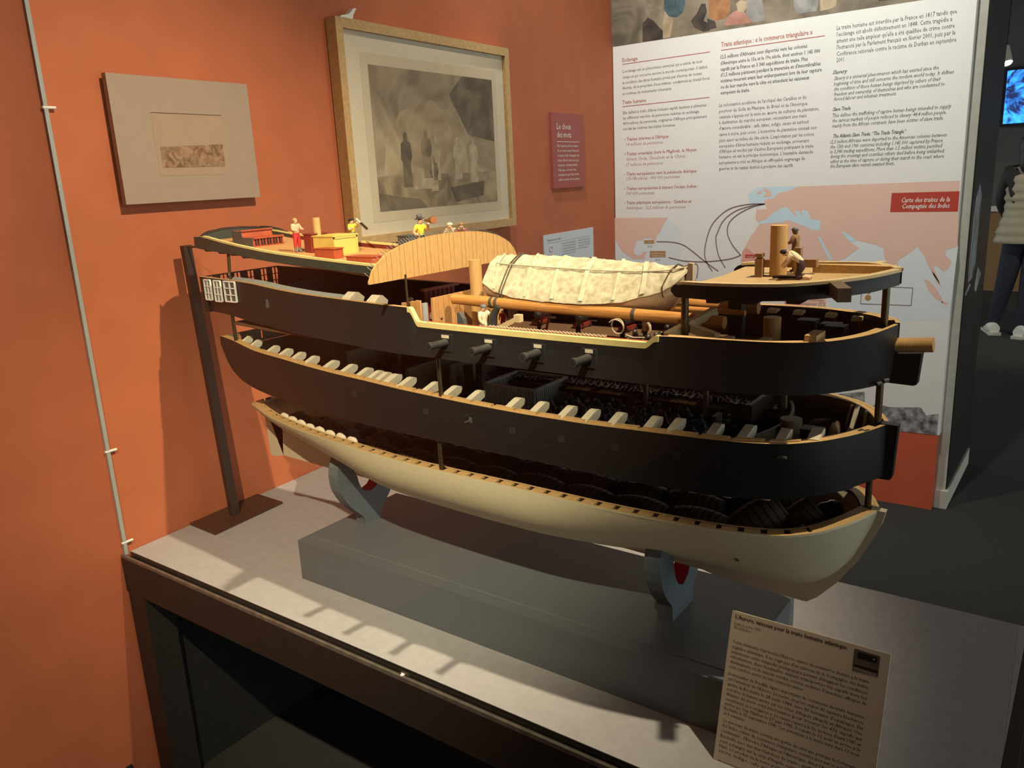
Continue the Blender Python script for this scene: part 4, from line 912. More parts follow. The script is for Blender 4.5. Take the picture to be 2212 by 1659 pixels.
# ports painted on the side: small raised square lids
for u, v in ((769, 840), (921, 877), (1108, 908), (1214, 928), (1329, 944), (1463, 965)):
    x = rim_x(u, 0, (lambda q: (b3(q) + bmid(q)) / 2 + .002, lambda q: (z3(q) + z3b(q)) / 2)); zz = float(z3(x)) - 0.032
    y0 = YC - (float(b3(x)) * .72 + float(bmid(x)) * .28) - 0.0015
    e_ = MB().box(x - .0065, x + .0065, y0 - .0015, y0 + .002, zz - .006, zz + .006); shipobj(e_, 'port_lid', mat('black_port_lid', (0.03, 0.03, 0.03), 0.3, 0.1, 60), hull3)
x = rim_x(1012, 0, (b3, z3)); y0 = YC - float(b3(x)) - 0.0005; zz = float(z3(x)) - 0.027
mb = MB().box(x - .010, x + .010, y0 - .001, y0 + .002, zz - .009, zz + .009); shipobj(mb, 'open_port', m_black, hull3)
mb = MB().box(x + .001, x + .008, y0 - .0025, y0 + .001, zz - .007, zz + .003); mb.tube([(x + .004, y0 - .004, zz - .002), (x + .004, y0, zz - .002)], .0028, 8); mb.bar((x - .009, y0 - .002, zz - .008), (x + .001, y0 - .002, zz - .004), .0025); shipobj(mb, 'port_fitting', m_greybox, hull3)
for u, v in ((1828, 958 + 30), ):
    P = ony(1690, 988, .150)
mb = MB().tube([(P[0] - .006, P[1] - .0 , P[2]), (P[0] + .006, P[1] - .0, P[2])], .0022, 6)
shipobj(mb, 'port_lid', m_greybox, hull3)
plate('stem_knee', [(1.712, .5065), (1.736, .506), (1.732, .424), (1.729, .420), (1.710, .420)], 0.008, m_hullblack, hull3)

# ---- upper layer (black, stepped)
xs2 = np.concatenate([lin(.200, .91, 30), lin(.915, .945, 11), lin(.96, 1.40, 20), lin(1.405, 1.43, 10), lin(1.45, 1.6, 8), lin(1.612, 1.726, 16)])
bbot2 = lambda x: b3(np.clip(np.asarray(x, float), .238, 1.721)) + np.minimum(0, np.asarray(x, float) - .238) * .08
hull2 = shipobj(shell(xs2, (b2, z2), (bbot2, z2b), 0.0, 0.006, 4, (0, 1, 2), bulge=0.0), 'upper_hull', [m_hullblack, m_maroon, m_rimwood], None, 40)
xr = lin(.202, .905, 28)
shipobj(shell(xr, (b2, z2), (b2, lambda x: z2(x) - 0.006), 0.006, 0.0125, 1, (1, 1, 0), zoff=-0.0003), 'quarter_rim', [m_rimwood, m_maroon], hull2, 50)
xr = np.concatenate([lin(1.44, 1.6, 10), lin(1.615, 1.718, 12)])
shipobj(shell(xr, (b2, z2), (b2, lambda x: z2(x) - 0.008), 0.006, 0.016, 1, (1, 1, 0), zoff=-0.0003), 'bow_rim', [m_rimwood, m_maroon], hull2, 50)
# waist rail: yellow moulding outside, red waterway inside
xw = np.concatenate([lin(.9135, .947, 14), lin(.96, 1.398, 26), lin(1.404, 1.4305, 12)])
rail = shipobj(shell(xw, (b2, lambda x: z2(x) + .0008), (b2, lambda x: z2(x) - .0085), -0.0028, 0.0068, 1, (0, 0, 0)), 'waist_rail', m_yellowtrim, hull2, 40)
xw2 = lin(.945, 1.408, 30)
shipobj(shell(xw2, (b2, lambda x: z2(x) + .0004), (b2, lambda x: z2(x) - .012), 0.0068, 0.0160, 1, (0, 0, 0)), 'red_waterway', m_redwood, hull2, 40)
# decks inside
ZD = 0.586
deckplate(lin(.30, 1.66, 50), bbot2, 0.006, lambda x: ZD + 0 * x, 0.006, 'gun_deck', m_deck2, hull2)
# stern windows on the near quarter: white sashes with six panes
def near_side(u, v):
    P = ony(u, v, YC - .1255)
    for _ in range(4):
        k = (P[2] - float(z2b(P[0]))) / (float(z2(P[0])) - float(z2b(P[0]))); P = ony(u, v, YC - (float(b2(P[0])) * k + float(bbot2(P[0])) * (1 - k)) - .0006)
    return P
for (u0, v0), (u1, v1), (u2, v2) in (((442, 604), (456.5, 605), (459, 646)), ((462.5, 606), (478, 607), (480, 650)), ((484.5, 608.5), (509.5, 609), (510, 652))):
    A, B, D = near_side(u0, v0), near_side(u1, v1), near_side(u2, v2)
    tx = B - A; tx[2] = 0; w = float(np.linalg.norm(tx)); tx /= w; hh = float(B[2] - D[2]); nn = np.array((tx[1], -tx[0], 0))
    A[2] = B[2] = max(A[2], B[2])
    wo = MB(); mid = A + tx * w / 2 - EZ * hh / 2 + nn * 0.0008
    wo.obox(mid, tx, nn, EZ, w / 2, 0.0010, hh / 2); shipobj(wo, 'stern_window_panes', m_paneglass, hull2)
    wf = MB(); A = A + tx * .0015; w -= .003; c0 = A + nn * 0.0030; b_ = 0.0022
    for xx in (0, w): wf.obox(c0 + tx * xx - EZ * hh / 2, tx, nn, EZ, b_ / 1.4, 0.0018, hh / 2)
    for zz in (0, hh): wf.obox(c0 + tx * w / 2 - EZ * zz, tx, nn, EZ, w / 2, 0.0018, b_ / 1.6)
    wf.obox(c0 + tx * w / 2 - EZ * hh / 2, tx, nn, EZ, b_ / 2.0, 0.0016, hh / 2)
    for zz in (hh / 3, 2 * hh / 3): wf.obox(c0 + tx * w / 2 - EZ * zz, tx, nn, EZ, w / 2, 0.0016, b_ / 2.2)
    shipobj(wf, 'stern_window_sash', m_whitepaint, hull2)
# flat transoms with real window openings
def transom(x, y0, y1, z0_, z1_, holes, name, m_, par, t=.006, top=None):
    ys_ = sorted({y0, y1, *[h_[0] for h_ in holes], *[h_[1] for h_ in holes]}); zs_ = sorted({z0_, z1_, *[h_[2] for h_ in holes], *[h_[3] for h_ in holes]})
    mb = MB()
    for a, c in zip(ys_, ys_[1:]):
        for p, q in zip(zs_, zs_[1:]):
            if any(h_[0] <= (a + c) / 2 <= h_[1] and h_[2] <= (p + q) / 2 <= h_[3] for h_ in holes): continue
            mb.box(x, x + t, a, c, p, q)
    return shipobj(mb, name, m_, par)
WH = [(c - .0105, c + .0105, .640, .6885) for c in (.206, .2455, .285, .3245, .3645, .400)]
transom(.2005, YC - .1185, YC + .1185, .604, .6912, WH, 'stern_transom', m_darkwood, hull2)
for y0_, y1_, za_, zb2_ in WH:
    mb = MB().box(.202, .205, (y0_ + y1_) / 2 - .0012, (y0_ + y1_) / 2 + .0012, za_, zb2_)
    for k in (1, 2): mb.box(.202, .205, y0_, y1_, za_ + (zb2_ - za_) * k / 3 - .001, za_ + (zb2_ - za_) * k / 3 + .001)
    shipobj(mb, 'transom_muntins', m_reddark, hull2)
deckplate(lin(.2395, .385, 16), bmid, 0.003, lambda x: z3b(x) + .003, 0.004, 'counter_planking', m_inneroak, hull3)
transom(.2385, YC - .109, YC + .109, .515, .5470, [(.303, .311, .520, .541), (.238, .246, .520, .541)], 'counter_transom', m_inneroak, hull3)
# small triangular loopholes
for u, v in ((580, 656), (639, 669), (707, 681)):
    P = ony(u, v, YC - .133)
    mb = MB().prism([(-.0065, -.008), (.006, -.009), (.0065, -.004), (.000, .010), (-.003, .010)], P, (1, 0, 0), (0, 0, 1), (0, 1, 0), -.004, .006); shipobj(mb, 'loophole', m_greybox, hull2)
# pale cabin top inside the near quarter
mb = MB(); xsq = lin(.29, .70, 16); v = []
for x in xsq: v.append((x, YC - float(b2(x)) + .0125, float(z2(x)) - .0015))
for x in xsq: v.append((x, YC - float(b2(x)) + .0125 + .026, float(z2(x)) + .0015))
mb.add(v, [(i, i + 1, 16 + i + 1, 16 + i) for i in range(15)]); shipobj(mb, 'cabin_top', m_paleblue, hull2)
for x, ln in ((.725, .040), (.80, .036)):
    y0 = YC - float(b2(x)) + .010
    mb = MB().prism([(0, -.010), (ln * .9, -.010), (ln, -.002), (ln * .62, .010), (ln * .45, .011), (0, .001)], (x, y0, float(z2(x)) + .001), (0, 1, 0), (0, 0, 1), (1, 0, 0), -.012, .012); shipobj(mb, 'rail_knee', m_ivory, hull2)
# planked bulkhead at the break of the quarterdeck
for i in range(14):
    y0 = .196 + i * .0158
    if y0 > .405: break
    mb = MB().box(.925, .930, y0 + .0004, y0 + .0154, ZD, .6705); shipobj(mb, 'bulkhead_plank', m_bulk, hull2)
for i in range(4):
    mb = MB().box(.878 + i * .012 + .0004, .890 + i * .012 - .0004, .1645, .1695, ZD, .664 + .002 * i); shipobj(mb, 'break_plank', m_bulk, hull2)
# black inner quarter bulkhead and details under the quarterdeck
mb = MB().box(.40, .404, YC - .02, YC + .11, ZD, .668); shipobj(mb, 'cabin_bulkhead', m_darkwood, hull2)
for i in range(7):
    mb = MB().box(.845, .849, .265 + i * .014, .274 + i * .014, ZD, .672); shipobj(mb, 'stanchion', m_reddark, hull2)
mb = MB().box(.842, .852, .26, .37, .670, .675); shipobj(mb, 'stanchion_rail', m_redwood, hull2)
# gun ports: blocks coloured as openings, with a pale strip painted for brightness inside
PORTS = (1.017, 1.116, 1.218, 1.315)
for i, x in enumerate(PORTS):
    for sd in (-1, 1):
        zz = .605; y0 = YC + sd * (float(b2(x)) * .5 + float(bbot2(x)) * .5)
        mb = MB().box(x - .013, x + .013, y0 - .0035, y0 + .0035, zz - .013, zz + .014); shipobj(mb, 'gun_port', m_black if sd < 0 else m_panel, hull2)  # near block dark for the opening, far block white for the panel beyond
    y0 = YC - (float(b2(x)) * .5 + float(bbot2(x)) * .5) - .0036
    mb = MB().box(x - .009 + .001 * i, x + .008, y0 - .0006, y0 + .0004, .613, .6185); shipobj(mb, 'painted_port_light', m_ivory, hull2)
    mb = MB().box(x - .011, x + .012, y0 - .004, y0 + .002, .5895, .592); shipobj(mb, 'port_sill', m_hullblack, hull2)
# foreship inside
for x, ln in ((1.475, .05), (1.515, .055), (1.568, .06)):
    y0 = YC - float(b2(x)) + .008
    mb = MB().box(x - .007, x + .007, y0, y0 + ln, .630, .641); shipobj(mb, 'side_knee', m_timber, hull2)
mb = MB().box(1.632, 1.648, YC - float(b2(1.64)) + .006, YC - float(b2(1.64)) + .05, .634, .656); shipobj(mb, 'cathead_root', m_rimwood, hull2)
for x in (1.46, 1.50, 1.545, 1.60, 1.645):
    y0 = YC + float(b2(x)) - .040
    mb = MB().prism([(0, 0), (.034, .002), (.034, .006), (.006, .006)], (x, y0, .638), (0, 1, 0), (0, 0, 1), (1, 0, 0), -.008, .008); shipobj(mb, 'beam_knee', m_timber, hull2)
    if x > 1.55:
        mb = MB().prism([(.0, -.034), (.006, .0), (-.004, .002)], (x, y0 + .03, .640), (1, 0, 0), (0, 0, 1), (0, 1, 0), 0, .004); shipobj(mb, 'hanging_knee', mat('orange_knee_wood', (0.55, 0.20, 0.09), .6, .05, 50), hull2)  # orange wooden knees on the far side
mb = MB().tube([(1.5435, YC, ZD), (1.5435, YC, .6545)], 0.0135, 20); shipobj(mb, 'capstan_stump', m_mast, hull2, 40)
for x, y, z1_ in ((1.475, .33, .700), (1.588, .335, .648), (1.625, .33, .645), (1.640, .30, .648)):
    w = .012 if z1_ < .69 else .011
    mb = MB().box(x - w, x + w, y - .010, y + .010, ZD, z1_ - .006); mb.box(x - w * 1.2, x + w * 1.2, y - .013, y + .013, z1_ - .007, z1_); shipobj(mb, 'deck_bitt', m_darkwood, hull2)
mb = MB().box(1.40, 1.50, .29, .30, .640, .655); shipobj(mb, 'cross_beam', m_darkwood, hull2)
for a, c in (((1.428, .165, .640), (1.47, .25, .668)), ((1.455, .20, .648), (1.50, .185, .640))):
    mb = MB(); mb.bar(a, c, .012, .012); shipobj(mb, 'brace_beam', m_timber, hull2)
plate('stem_knee', [(1.716, .612), (1.7595, .616), (1.756, .571), (1.752, .569), (1.715, .570)], 0.010, m_hullblack, hull2)
mb = MB().tube([(1.700, YC, .622), (1.7725, YC, .6285)], [.0105, .0105], 20); shipobj(mb, 'bowsprit_stub', m_mast, hull2, 40)
for u, v in ((1896, 829), (1911, 822)):
    P = ony(u, v, YC - .045); mb = MB().tube([(P[0] - .001, P[1] - .004, P[2]), (P[0] + .003, P[1] + .006, P[2])], .0028, 8); shipobj(mb, 'hawse_hole', m_greybox, hull2)

# ---- quarterdeck tray
b1 = curve([(.168, .098), (.2, .102), (.25, .106), (.3, .110), (.4, .121), (.5, .131), (.6, .138), (.7, .144), (.885, .152)])
z1 = curve([(.168, .783), (.2, .784), (.22, .7835), (.24, .781), (.26, .778), (.3, .7725), (.35, .767), (.4, .762), (.5, .7535), (.6, .747), (.7, .7415), (.885, .732)])
z1b = lambda x: np.interp(x, [.168, .22, .26, .3, .35, .4, .5, .6, .7, .885], [.757, .7525, .7495, .7475, .7445, .7395, .7325, .7275, .723, .714])
xs1 = lin(.168, .885, 44)
quarter = shipobj(shell(xs1, (b1, z1), (b1, z1b), 0.0, 0.005, 3, (0, 1, 2)), 'quarterdeck', [m_green, m_reddark, m_yellowtrim], None, 40)
shipobj(shell(lin(.215, .885, 40), (b1, lambda x: z1(x) + .0025), (b1, lambda x: z1(x) - .002), -0.001, 0.006, 1, (0, 0, 0)), 'cap_rail', m_yellowtrim, quarter, 40)
TF = [(.203, .757), (.205, .768), (.215, .779), (.232, .789), (.245, .794), (.291, .799), (.34, .7985), (.388, .795), (.398, .785), (.398, .757)]
mb = MB().prism(TF, (0, 0, 0), (0, 1, 0), (0, 0, 1), (1, 0, 0), .164, .170); shipobj(mb, 'taffrail', m_green, quarter)
mb = MB().prism([(a, c) for a, c in TF[1:9]] + [(a, c - .004) for a, c in reversed(TF[1:9])], (0, 0, 0), (0, 1, 0), (0, 0, 1), (1, 0, 0), .1625, .1715); shipobj(mb, 'taffrail_cap', mat('brown_stern_paint', (0.05, 0.032, 0.022), .5, .2, 40), quarter)
zt_far = lambda x: np.interp(x, [.168, .20, .24, .28], [.795, .795, .788, .776])
shipobj(shell(lin(.168, .28, 10), (b1, zt_far), (b1, lambda x: z1(x) - .01), 0.0002, 0.0052, 1, (0, 0, 0), sides=(1,)), 'far_bulwark', m_green, quarter, 40)
ZQ = lambda x: float(z1(x)) - 0.0115
deckplate(lin(.170, .885, 40), b1, 0.004, lambda x: ZQ(x), 0.010, 'quarterdeck_planking', m_deck, quarter)
for x in (.22, .28, .335, .385):
    mb = MB().prism([(-.020, .004), (.022, .004), (.010, -.004), (-.012, -.004)], (x, YC - float(b1(x)) + .006, float(z1b(x))), (1, 0, 0), (0, 0, 1), (0, 1, 0), 0, .02); shipobj(mb, 'bracket', m_green, quarter)
# ---- barricade: tall planked wall across the ship
bar = empty('barricade', (0.889, YC, .710), 'curved planked wooden barricade standing across the ship before the main mast', 'barricade')
NPL = 38; y0, y1 = .072, .528
def bar_top(y):
    t = (y - y0) / (y1 - y0)
    return .712 + .072 * min(1.0, max(0.0, (1 - abs(2 * t - 1) ** 2.6)) ** 0.55)
for i in range(NPL):
    a = y0 + (y1 - y0) * i / NPL; c = y0 + (y1 - y0) * (i + 1) / NPL; g = .0004
    za, zc = bar_top(a), bar_top(c); zm = .711
    P = [(a + g, zm), (c - g, zm), (c - g, max(zc, zm + .004)), (a + g, max(za, zm + .004))]
    th_ = .0035 + .0006 * ((i * 7) % 3)
    v = [loc_((.889 + dx, yy, zz), bar) for dx in (0, th_) for yy, zz in P]
    obj('plank', v, [(3, 2, 1, 0), (4, 5, 6, 7), (0, 1, 5, 4), (1, 2, 6, 5), (2, 3, 7, 6), (3, 0, 4, 7)], m_plankfan, bar)
mb = MB()
for i in range(60):
    yy = y0 + (y1 - y0) * (i + .5) / 60
    p = np.array((.889, yy, bar_top(yy))); mb.tube([loc_(p, bar), loc_(p + np.array((-.006, -.004, .007)), bar)], .0007, 4)
so = mb.build('spikes', m_gun, bar); so['kind'] = 'stuff'
mb = MB().box(-.006, 0.0, -.20, .20, .006, .014); mb.build('back_batten', m_plankfan, bar)
# ---- forecastle tray
bf = curve([(1.432, .129), (1.5, .143), (1.55, .146), (1.6, .141), (1.65, .118), (1.68, .090), (1.70, .060), (1.715, .030), (1.724, .006)])
zf1 = lambda x: np.interp(x, [1.432, 1.437, 1.445, 1.455, 1.5, 1.6, 1.7, 1.724], [.712, .7175, .7205, .722, .7225, .7245, .730, .7325])
zf0 = lambda x: np.interp(x, [1.432, 1.44, 1.5, 1.6, 1.7, 1.724], [.708, .700, .700, .703, .708, .712])
xsf = np.concatenate([lin(1.432, 1.46, 10), lin(1.47, 1.6, 14), lin(1.612, 1.724, 16)])
fore = shipobj(shell(xsf, (bf, zf1), (bf, zf0), 0.0, 0.008, 3, (0, 1, 2)), 'forecastle', [m_hullblack, m_hullblack, m_timber], None, 40)
shipobj(shell(xsf[4:], (bf, lambda x: zf1(x) + .0022), (bf, lambda x: zf1(x) - .002), -0.0015, 0.0105, 1, (0, 0, 0)), 'cap_rail', m_yellowtrim if False else m_timber, fore, 40)
mb = MB(); ys = lin(-1, 1, 21); v = []; xsd = lin(0, 1, 14)
for dz in (0, -.008):
    for j, t in enumerate(ys):
        xa = 1.447 + .016 * (1 - t * t) * 0 + .020 * t * t * 0
        xa = 1.452 + 0.010 * (1 - abs(t)) 
        for s in xsd:
            x = xa + (1.716 - xa) * s; v.append((x, YC + t * (float(bf(x)) - .006), .7165 + .006 * s + dz))
n1_, n2_ = len(ys), len(xsd); f = []
for j in range(n1_ - 1):
    for i in range(n2_ - 1):
        a = j * n2_ + i; f += [(a, a + 1, a + n2_ + 1, a + n2_)]; a2 = a + n1_ * n2_; f += [(a2, a2 + n2_, a2 + n2_ + 1, a2 + 1)]
    a = j * n2_; f.append((a, a + n2_, a + n2_ + n1_ * n2_, a + n1_ * n2_))
mb.add(v, f); shipobj(mb, 'forecastle_planking', m_fdeck, fore)
ZFD = lambda x: .7165 + .006 * (x - 1.452) / .264
for x in (1.50, 1.555, 1.615):
    mb = MB().prism([(-.016, .006), (.022, .006), (.004, -.008), (-.014, -.008)], (x, YC - float(bf(x)) + .02, float(zf0(x))), (1, 0, 0), (0, 0, 1), (0, 1, 0), 0, .03); shipobj(mb, 'bracket', m_darkwood, fore)
P = np.array((1.662, .195, .719)); Q = np.array((1.690, .135, .7185))
mb = MB(); mb.bar(P, Q, .017, .018); shipobj(mb, 'cathead', m_tanc if False else mat('brown_cathead_wood', (.14, .085, .05), .55, .15, 60), fore)
mb = MB(); mb.bar((1.662, .405, .724), (1.672, .43, .726), .015, .008); shipobj(mb, 'cathead', m_timber, fore)
# masts and stumps
def mast(name, x, z0_, z1_, r, m_=m_mast):
    return shipobj(MB().tube([(x, YC, z0_), (x, YC, z1_)], r, 28), name, m_, ship, 40)
mast('main_mast', .955, ZD, .7325, .0125)
mast('fore_mast', 1.550, .715, .7955, .0128)
P = ony(682, 470, .30); shipobj(MB().tube([(P[0], .30, ZQ(P[0]) - .002), (P[0], .30, P[2])], .0085, 20), 'mizzen_mast', m_mast, ship, 40)
# brass posts between the layers
def rod(p, q, r, name='spacer_rod', m_=m_brass): shipobj(MB().tube([p, q], r, 10), name, m_, ship, 50)
def rod_at(u, b_lo, z_lo, b_hi, z_hi, r, inset=.006, sd=-1):
    x = rim_x(u, 0, (b_lo, z_lo)); y = YC + sd * (float(b_lo(x)) - inset); rod((x, y, float(z_lo(x)) - .004), (x, y, float(z_hi(x)) + .006), r)
rod_at(946, b4, z4, None, z3b, .0045, .010)
rod_at(946, b3, z3, None, z2b, .0042, .010)
rod_at(505, b3, z3, None, z2b, .0040, .006)
rod_at(874, b2, z2, None, z1b, .0022, .010)
rod((1.700, YC, .362), (1.700, YC, .428), .0048); rod((1.706, YC, .500), (1.706, YC, .576), .0052); rod((1.706, YC, .648), (1.706, YC, .712), .0052)
rod((1.450, YC - .118, .640), (1.450, YC - .118, .706), .0058); rod((1.460, YC + .125, .640), (1.460, YC + .125, .706), .0050)
P = ony(497, 606, YC - .110); Q = ony(495, 550, YC - .100)
rod((P[0], YC - .110, P[2] - .004), (Q[0], YC - .100, Q[2] + .006), .0030); rod((P[0] - .001, YC - .110, P[2] + .012), (Q[0] - .012, YC - .095, Q[2] + .006), .0022)

# ================================================================== THINGS ON AND IN THE SHIP
def thing(mb, name, m, base, label, cat, group=None, smooth=None):
    """one-mesh thing given in room coordinates, origin at its base"""
    mb.v = [tuple(np.array(p) - np.array(base)) for p in mb.v]
    o = mb.build(name, m, None, smooth); o.location = tuple(map(float, base)); return tag(o, label, cat, group)
def part(mb, name, m, par, smooth=None):
    mb.v = [tuple(np.array(p) - np.array(par.location)) for p in mb.v]; return mb.build(name, m, par, smooth)

# ---- cannons
def cannon(x, sd, z, label, yaw=0.0):
    yh = YC + sd * (float(b2(x)) * .5 + float(bbot2(x)) * .5)
    e = empty('cannon', (x, yh - sd * .055, ZD), label, 'cannon', 'cannons on the gun deck')
    d = np.array((yaw, sd, 0.0)); d /= np.linalg.norm(d); c = np.array((x, yh, z)) - d * .058
    prof = [(0, .0045), (.004, .0085), (.012, .0088), (.030, .0082), (.032, .0088), (.036, .0080), (.070, .0070), (.094, .0064), (.097, .0076), (.104, .0074)]
    part(MB().tube([c + d * a for a, r in prof], [r for a, r in prof], 16), 'barrel', m_gun, e, 40)
    part(MB().tube([c + d * .1035, c + d * .1046], .0035, 12), 'bore', m_black, e)
    part(MB().tube([c - d * .006, c + d * .001], [.0028, .002], 8), 'cascabel', m_gun, e, 40)
    k = np.array((x, yh, ZD)) - d * .04
    mb = MB(); mb.obox(k + EZ * .006, d, np.cross(EZ, d), EZ, .022, .009, .004); part(mb, 'carriage', m_reddark, e)
    for a in (-.014, .014):
        for s in (-1, 1):
            q = k + d * a + np.cross(EZ, d) * s * .010 + EZ * .0032
            part(MB().tube([q - np.cross(EZ, d) * .002, q + np.cross(EZ, d) * .002], .0032, 8), 'truck_wheel', m_darkwood, e)
for i, x in enumerate(PORTS):
    lb = ['black cannon muzzle out of the gun port nearest the quarterdeck step', 'black cannon muzzle, second gun port along the waist rail', 'black cannon muzzle, third gun port along the waist rail', 'black cannon muzzle out of the gun port nearest the bow'][i]
    cannon(x, -1, .605, lb, (-0.10, -0.10, -0.02, -0.08)[i])
    lb = ['black cannon on the far side of the gun deck behind the white shirted sailor', 'black cannon on the far side, second from the planked bulkhead', 'black cannon on the far side, third from the planked bulkhead', 'black cannon on the far side beside the dark crossbeam'][i]
    cannon(x, 1, .607, lb)

# ---- spars and lifeboat
def spar(y, x0, x1, za, zb_, r, label, rings):
    e = empty('spar', (x0, y, za), label, 'spar', 'loose spars amidships')
    xs_ = lin(x0, x1, 8)
    part(MB().tube([(x, y, za + (zb_ - za) * (x - x0) / (x1 - x0)) for x in xs_], [r * .93] + [r] * 6 + [r * .95], 16), 'pole', m_spar, e, 40)
    for x in rings:
        z = za + (zb_ - za) * (x - x0) / (x1 - x0)
        part(MB().tube([(x - .0035, y, z), (x + .0035, y, z)], r * 1.06, 14, cap=False), 'rope_lashing', m_cord, e, 40)
spar(.240, .945, 1.490, .6635, .6525, .0105, 'thick orange wooden spar nearest the waist rail under the boat', (1.040, 1.052, 1.335))
spar(.362, .960, 1.500, .661, .656, .0105, 'thick orange wooden spar on the far side under the boat', (1.05, 1.33))
spar(.300, 1.00, 1.500, .663, .6575, .0055, 'thin pale spar lying between the two thick ones', ())
from mathutils import noise as mnoise
boat = empty('rowing_boat', (1.2, YC, .645), 'upturned-looking rowing boat lashed under a pale wrinkled canvas cover amidships', 'boat')
boat['label'] = 'rowing boat lashed under a pale wrinkled canvas cover amidships'
BW = curve([(1.012, .052), (1.05, .060), (1.12, .066), (1.22, .068), (1.30, .060), (1.36, .040), (1.39, .020), (1.404, .003)])
BZ = curve([(1.012, .700), (1.05, .684), (1.12, .676), (1.22, .673), (1.30, .678), (1.36, .692), (1.39, .710), (1.404, .726)])
RT = curve([(1.012, .744), (1.1, .745), (1.2, .742), (1.3, .737), (1.36, .733), (1.404, .729)])
nx, ny = 90, 33; v = []; f = []
xsb = lin(1.012, 1.404, nx)
ribs_x = (1.045, 1.105, 1.165, 1.225, 1.285, 1.340)
for x in xsb:
    w, g, rt = float(BW(x)), float(BZ(x)), float(RT(x)); rt = max(rt, g + .002)
    for j in range(ny):
        t = -1 + 2 * j / (ny - 1); a = abs(t)
        k = 0.50; dr = (rt - g) * .28
        zz = rt - dr * (a / k) ** 1.15 if a < k else rt - dr - (rt - dr - g) * ((a - k) / (1 - k)) ** 1.05
        nzv = mnoise.noise(Vector((x * 46, t * 2.6, 3.1))) * .0022 + mnoise.noise(Vector((x * 120, t * 7, 1.7))) * .0009
        rb = max(0, 1 - min(abs(x + .010 * t - q) for q in ribs_x) / .005) * .0022
        sag = -.0016 * abs(sin(pi * (x - 1.045) / .06))
        e_ = 0 if j in (0, ny - 1) else 1
        v.append((x + nzv * .3, YC + t * w * 1.015, zz + (nzv + rb + sag) * e_ - (0.0 if e_ else .004 + nzv)))
for i in range(nx - 1):
    for j in range(ny - 1): f.append((i * ny + j, i * ny + j + 1, (i + 1) * ny + j + 1, (i + 1) * ny + j))
f.append(tuple(range(ny)))
mb = MB().add(v, f); cv = part(mb, 'canvas_cover', m_canvas, boat, 60)
v = []; f = []; K = 9
for x in xsb[::2]:
    w, g = float(BW(x)), float(BZ(x)); kz = .655 + .0 * x + max(0, (x - 1.36) / .044) ** 2 * .055
    for j in range(K):
        an = pi * j / (K - 1); v.append((x, YC - w * cos(an) * (.98), g - .001 - (g - .001 - kz) * sin(an) ** .8))
m2 = len(xsb[::2])
for i in range(m2 - 1):
    for j in range(K - 1): f.append((i * K + j, i * K + j + 1, (i + 1) * K + j + 1, (i + 1) * K + j))
f.append(tuple(range(K)))
part(MB().add(v, f), 'boat_hull', m_boat, boat, 50)
mb = MB().prism([(1.385, .668), (1.412, .70), (1.412, .735), (1.404, .736), (1.398, .70), (1.37, .655)], (0, YC, 0), (1, 0, 0), (0, 0, 1), (0, 1, 0), -.004, .004); part(mb, 'boat_stem', m_boat, boat)
def boat_surf(x, t):
    w, g, rt = float(BW(x)), float(BZ(x)), float(RT(x)); a = abs(t); k = .50; dr = (rt - g) * .28
    zz = rt - dr * (a / k) ** 1.15 if a < k else rt - dr - (rt - dr - g) * ((a - k) / (1 - k)) ** 1.05
    return np.array((x, YC + t * w * 1.02, zz + .0026))
for k, (xq, wq) in enumerate(((1.030, .005), (1.105, .004), (1.165, .007), (1.225, .009), (1.285, .006), (1.330, .008))):
    v = []; T_ = lin(-1, 1, 25)
    for t in T_:
        for dx in (-wq / 2, wq / 2):
            q = boat_surf(xq + dx - .012 * t + .0015 * sin(5 * t + k), t); q[2] += -.0008 + .0007 * sin(9 * t + k * 2); v.append(q)
    part(MB().add(v, [(2 * i, 2 * i + 1, 2 * i + 3, 2 * i + 2) for i in range(24)]), 'canvas_strip', m_canvas2, boat, 60)
for sd in (-1, 1):
    pts = [boat_surf(x, sd * .5) - EZ * .0005 for x in lin(1.03, 1.398, 30)]
    part(MB().tube(pts, .0012, 6), 'canvas_crease', m_canvas2, boat, 60)
for xa, xb in ((1.058, 1.072), (1.064, 1.079), (1.372, 1.398)):
    pts = [boat_surf(xa + (xb - xa) * (1 + t) / 2, t) for t in lin(-1, 1, 21)]
    pts = [pts[0] - EZ * .03 + np.array((0, .012, 0)), pts[0] - EZ * .012] + pts
    part(MB().tube(pts, .0011, 6), 'lashing_cord', m_cord, boat)

# ---- quarterdeck furniture
e = empty('companion_house', (.300, .288, ZQ(.30)), 'low red companion house with a barred front on the quarterdeck', 'deckhouse')
zq = ZQ(.30) - .002
part(MB().prism([(.262, zq), (.338, zq - .006), (.338, zq + .018), (.300, zq + .019), (.296, zq + .033), (.262, zq + .034)], (0, .244, 0), (1, 0, 0), (0, 0, 1), (0, 1, 0), .0015, .088), 'house_body', m_redwood, e)
part(MB().prism([(.262, zq), (.338, zq - .006), (.338, zq + .018), (.300, zq + .019), (.296, zq + .033), (.262, zq + .034)], (0, .244, 0), (1, 0, 0), (0, 0, 1), (0, 1, 0), 0, .0014), 'house_side', m_greybox, e)
part(MB().box(.3382, .3388, .250, .328, zq + .001, zq + .0155), 'grating_back', m_black, e)
for i in range(9): part(MB().box(.3388, .3402, .253 + i * .0087, .2562 + i * .0087, zq, zq + .0165), 'grating_bar', m_redwood if i % 2 else m_reddark, e)
part(MB().box(.3375, .3425, .246, .332, zq - .008, zq - .001), 'threshold', m_redwood, e)
part(MB().box(.3375, .3425, .246, .332, zq + .0155, zq + .0195), 'lintel', m_redwood, e)
part(MB().box(.292, .300, .243, .334, zq + .0325, zq + .036), 'roof_edge', m_redwood, e)
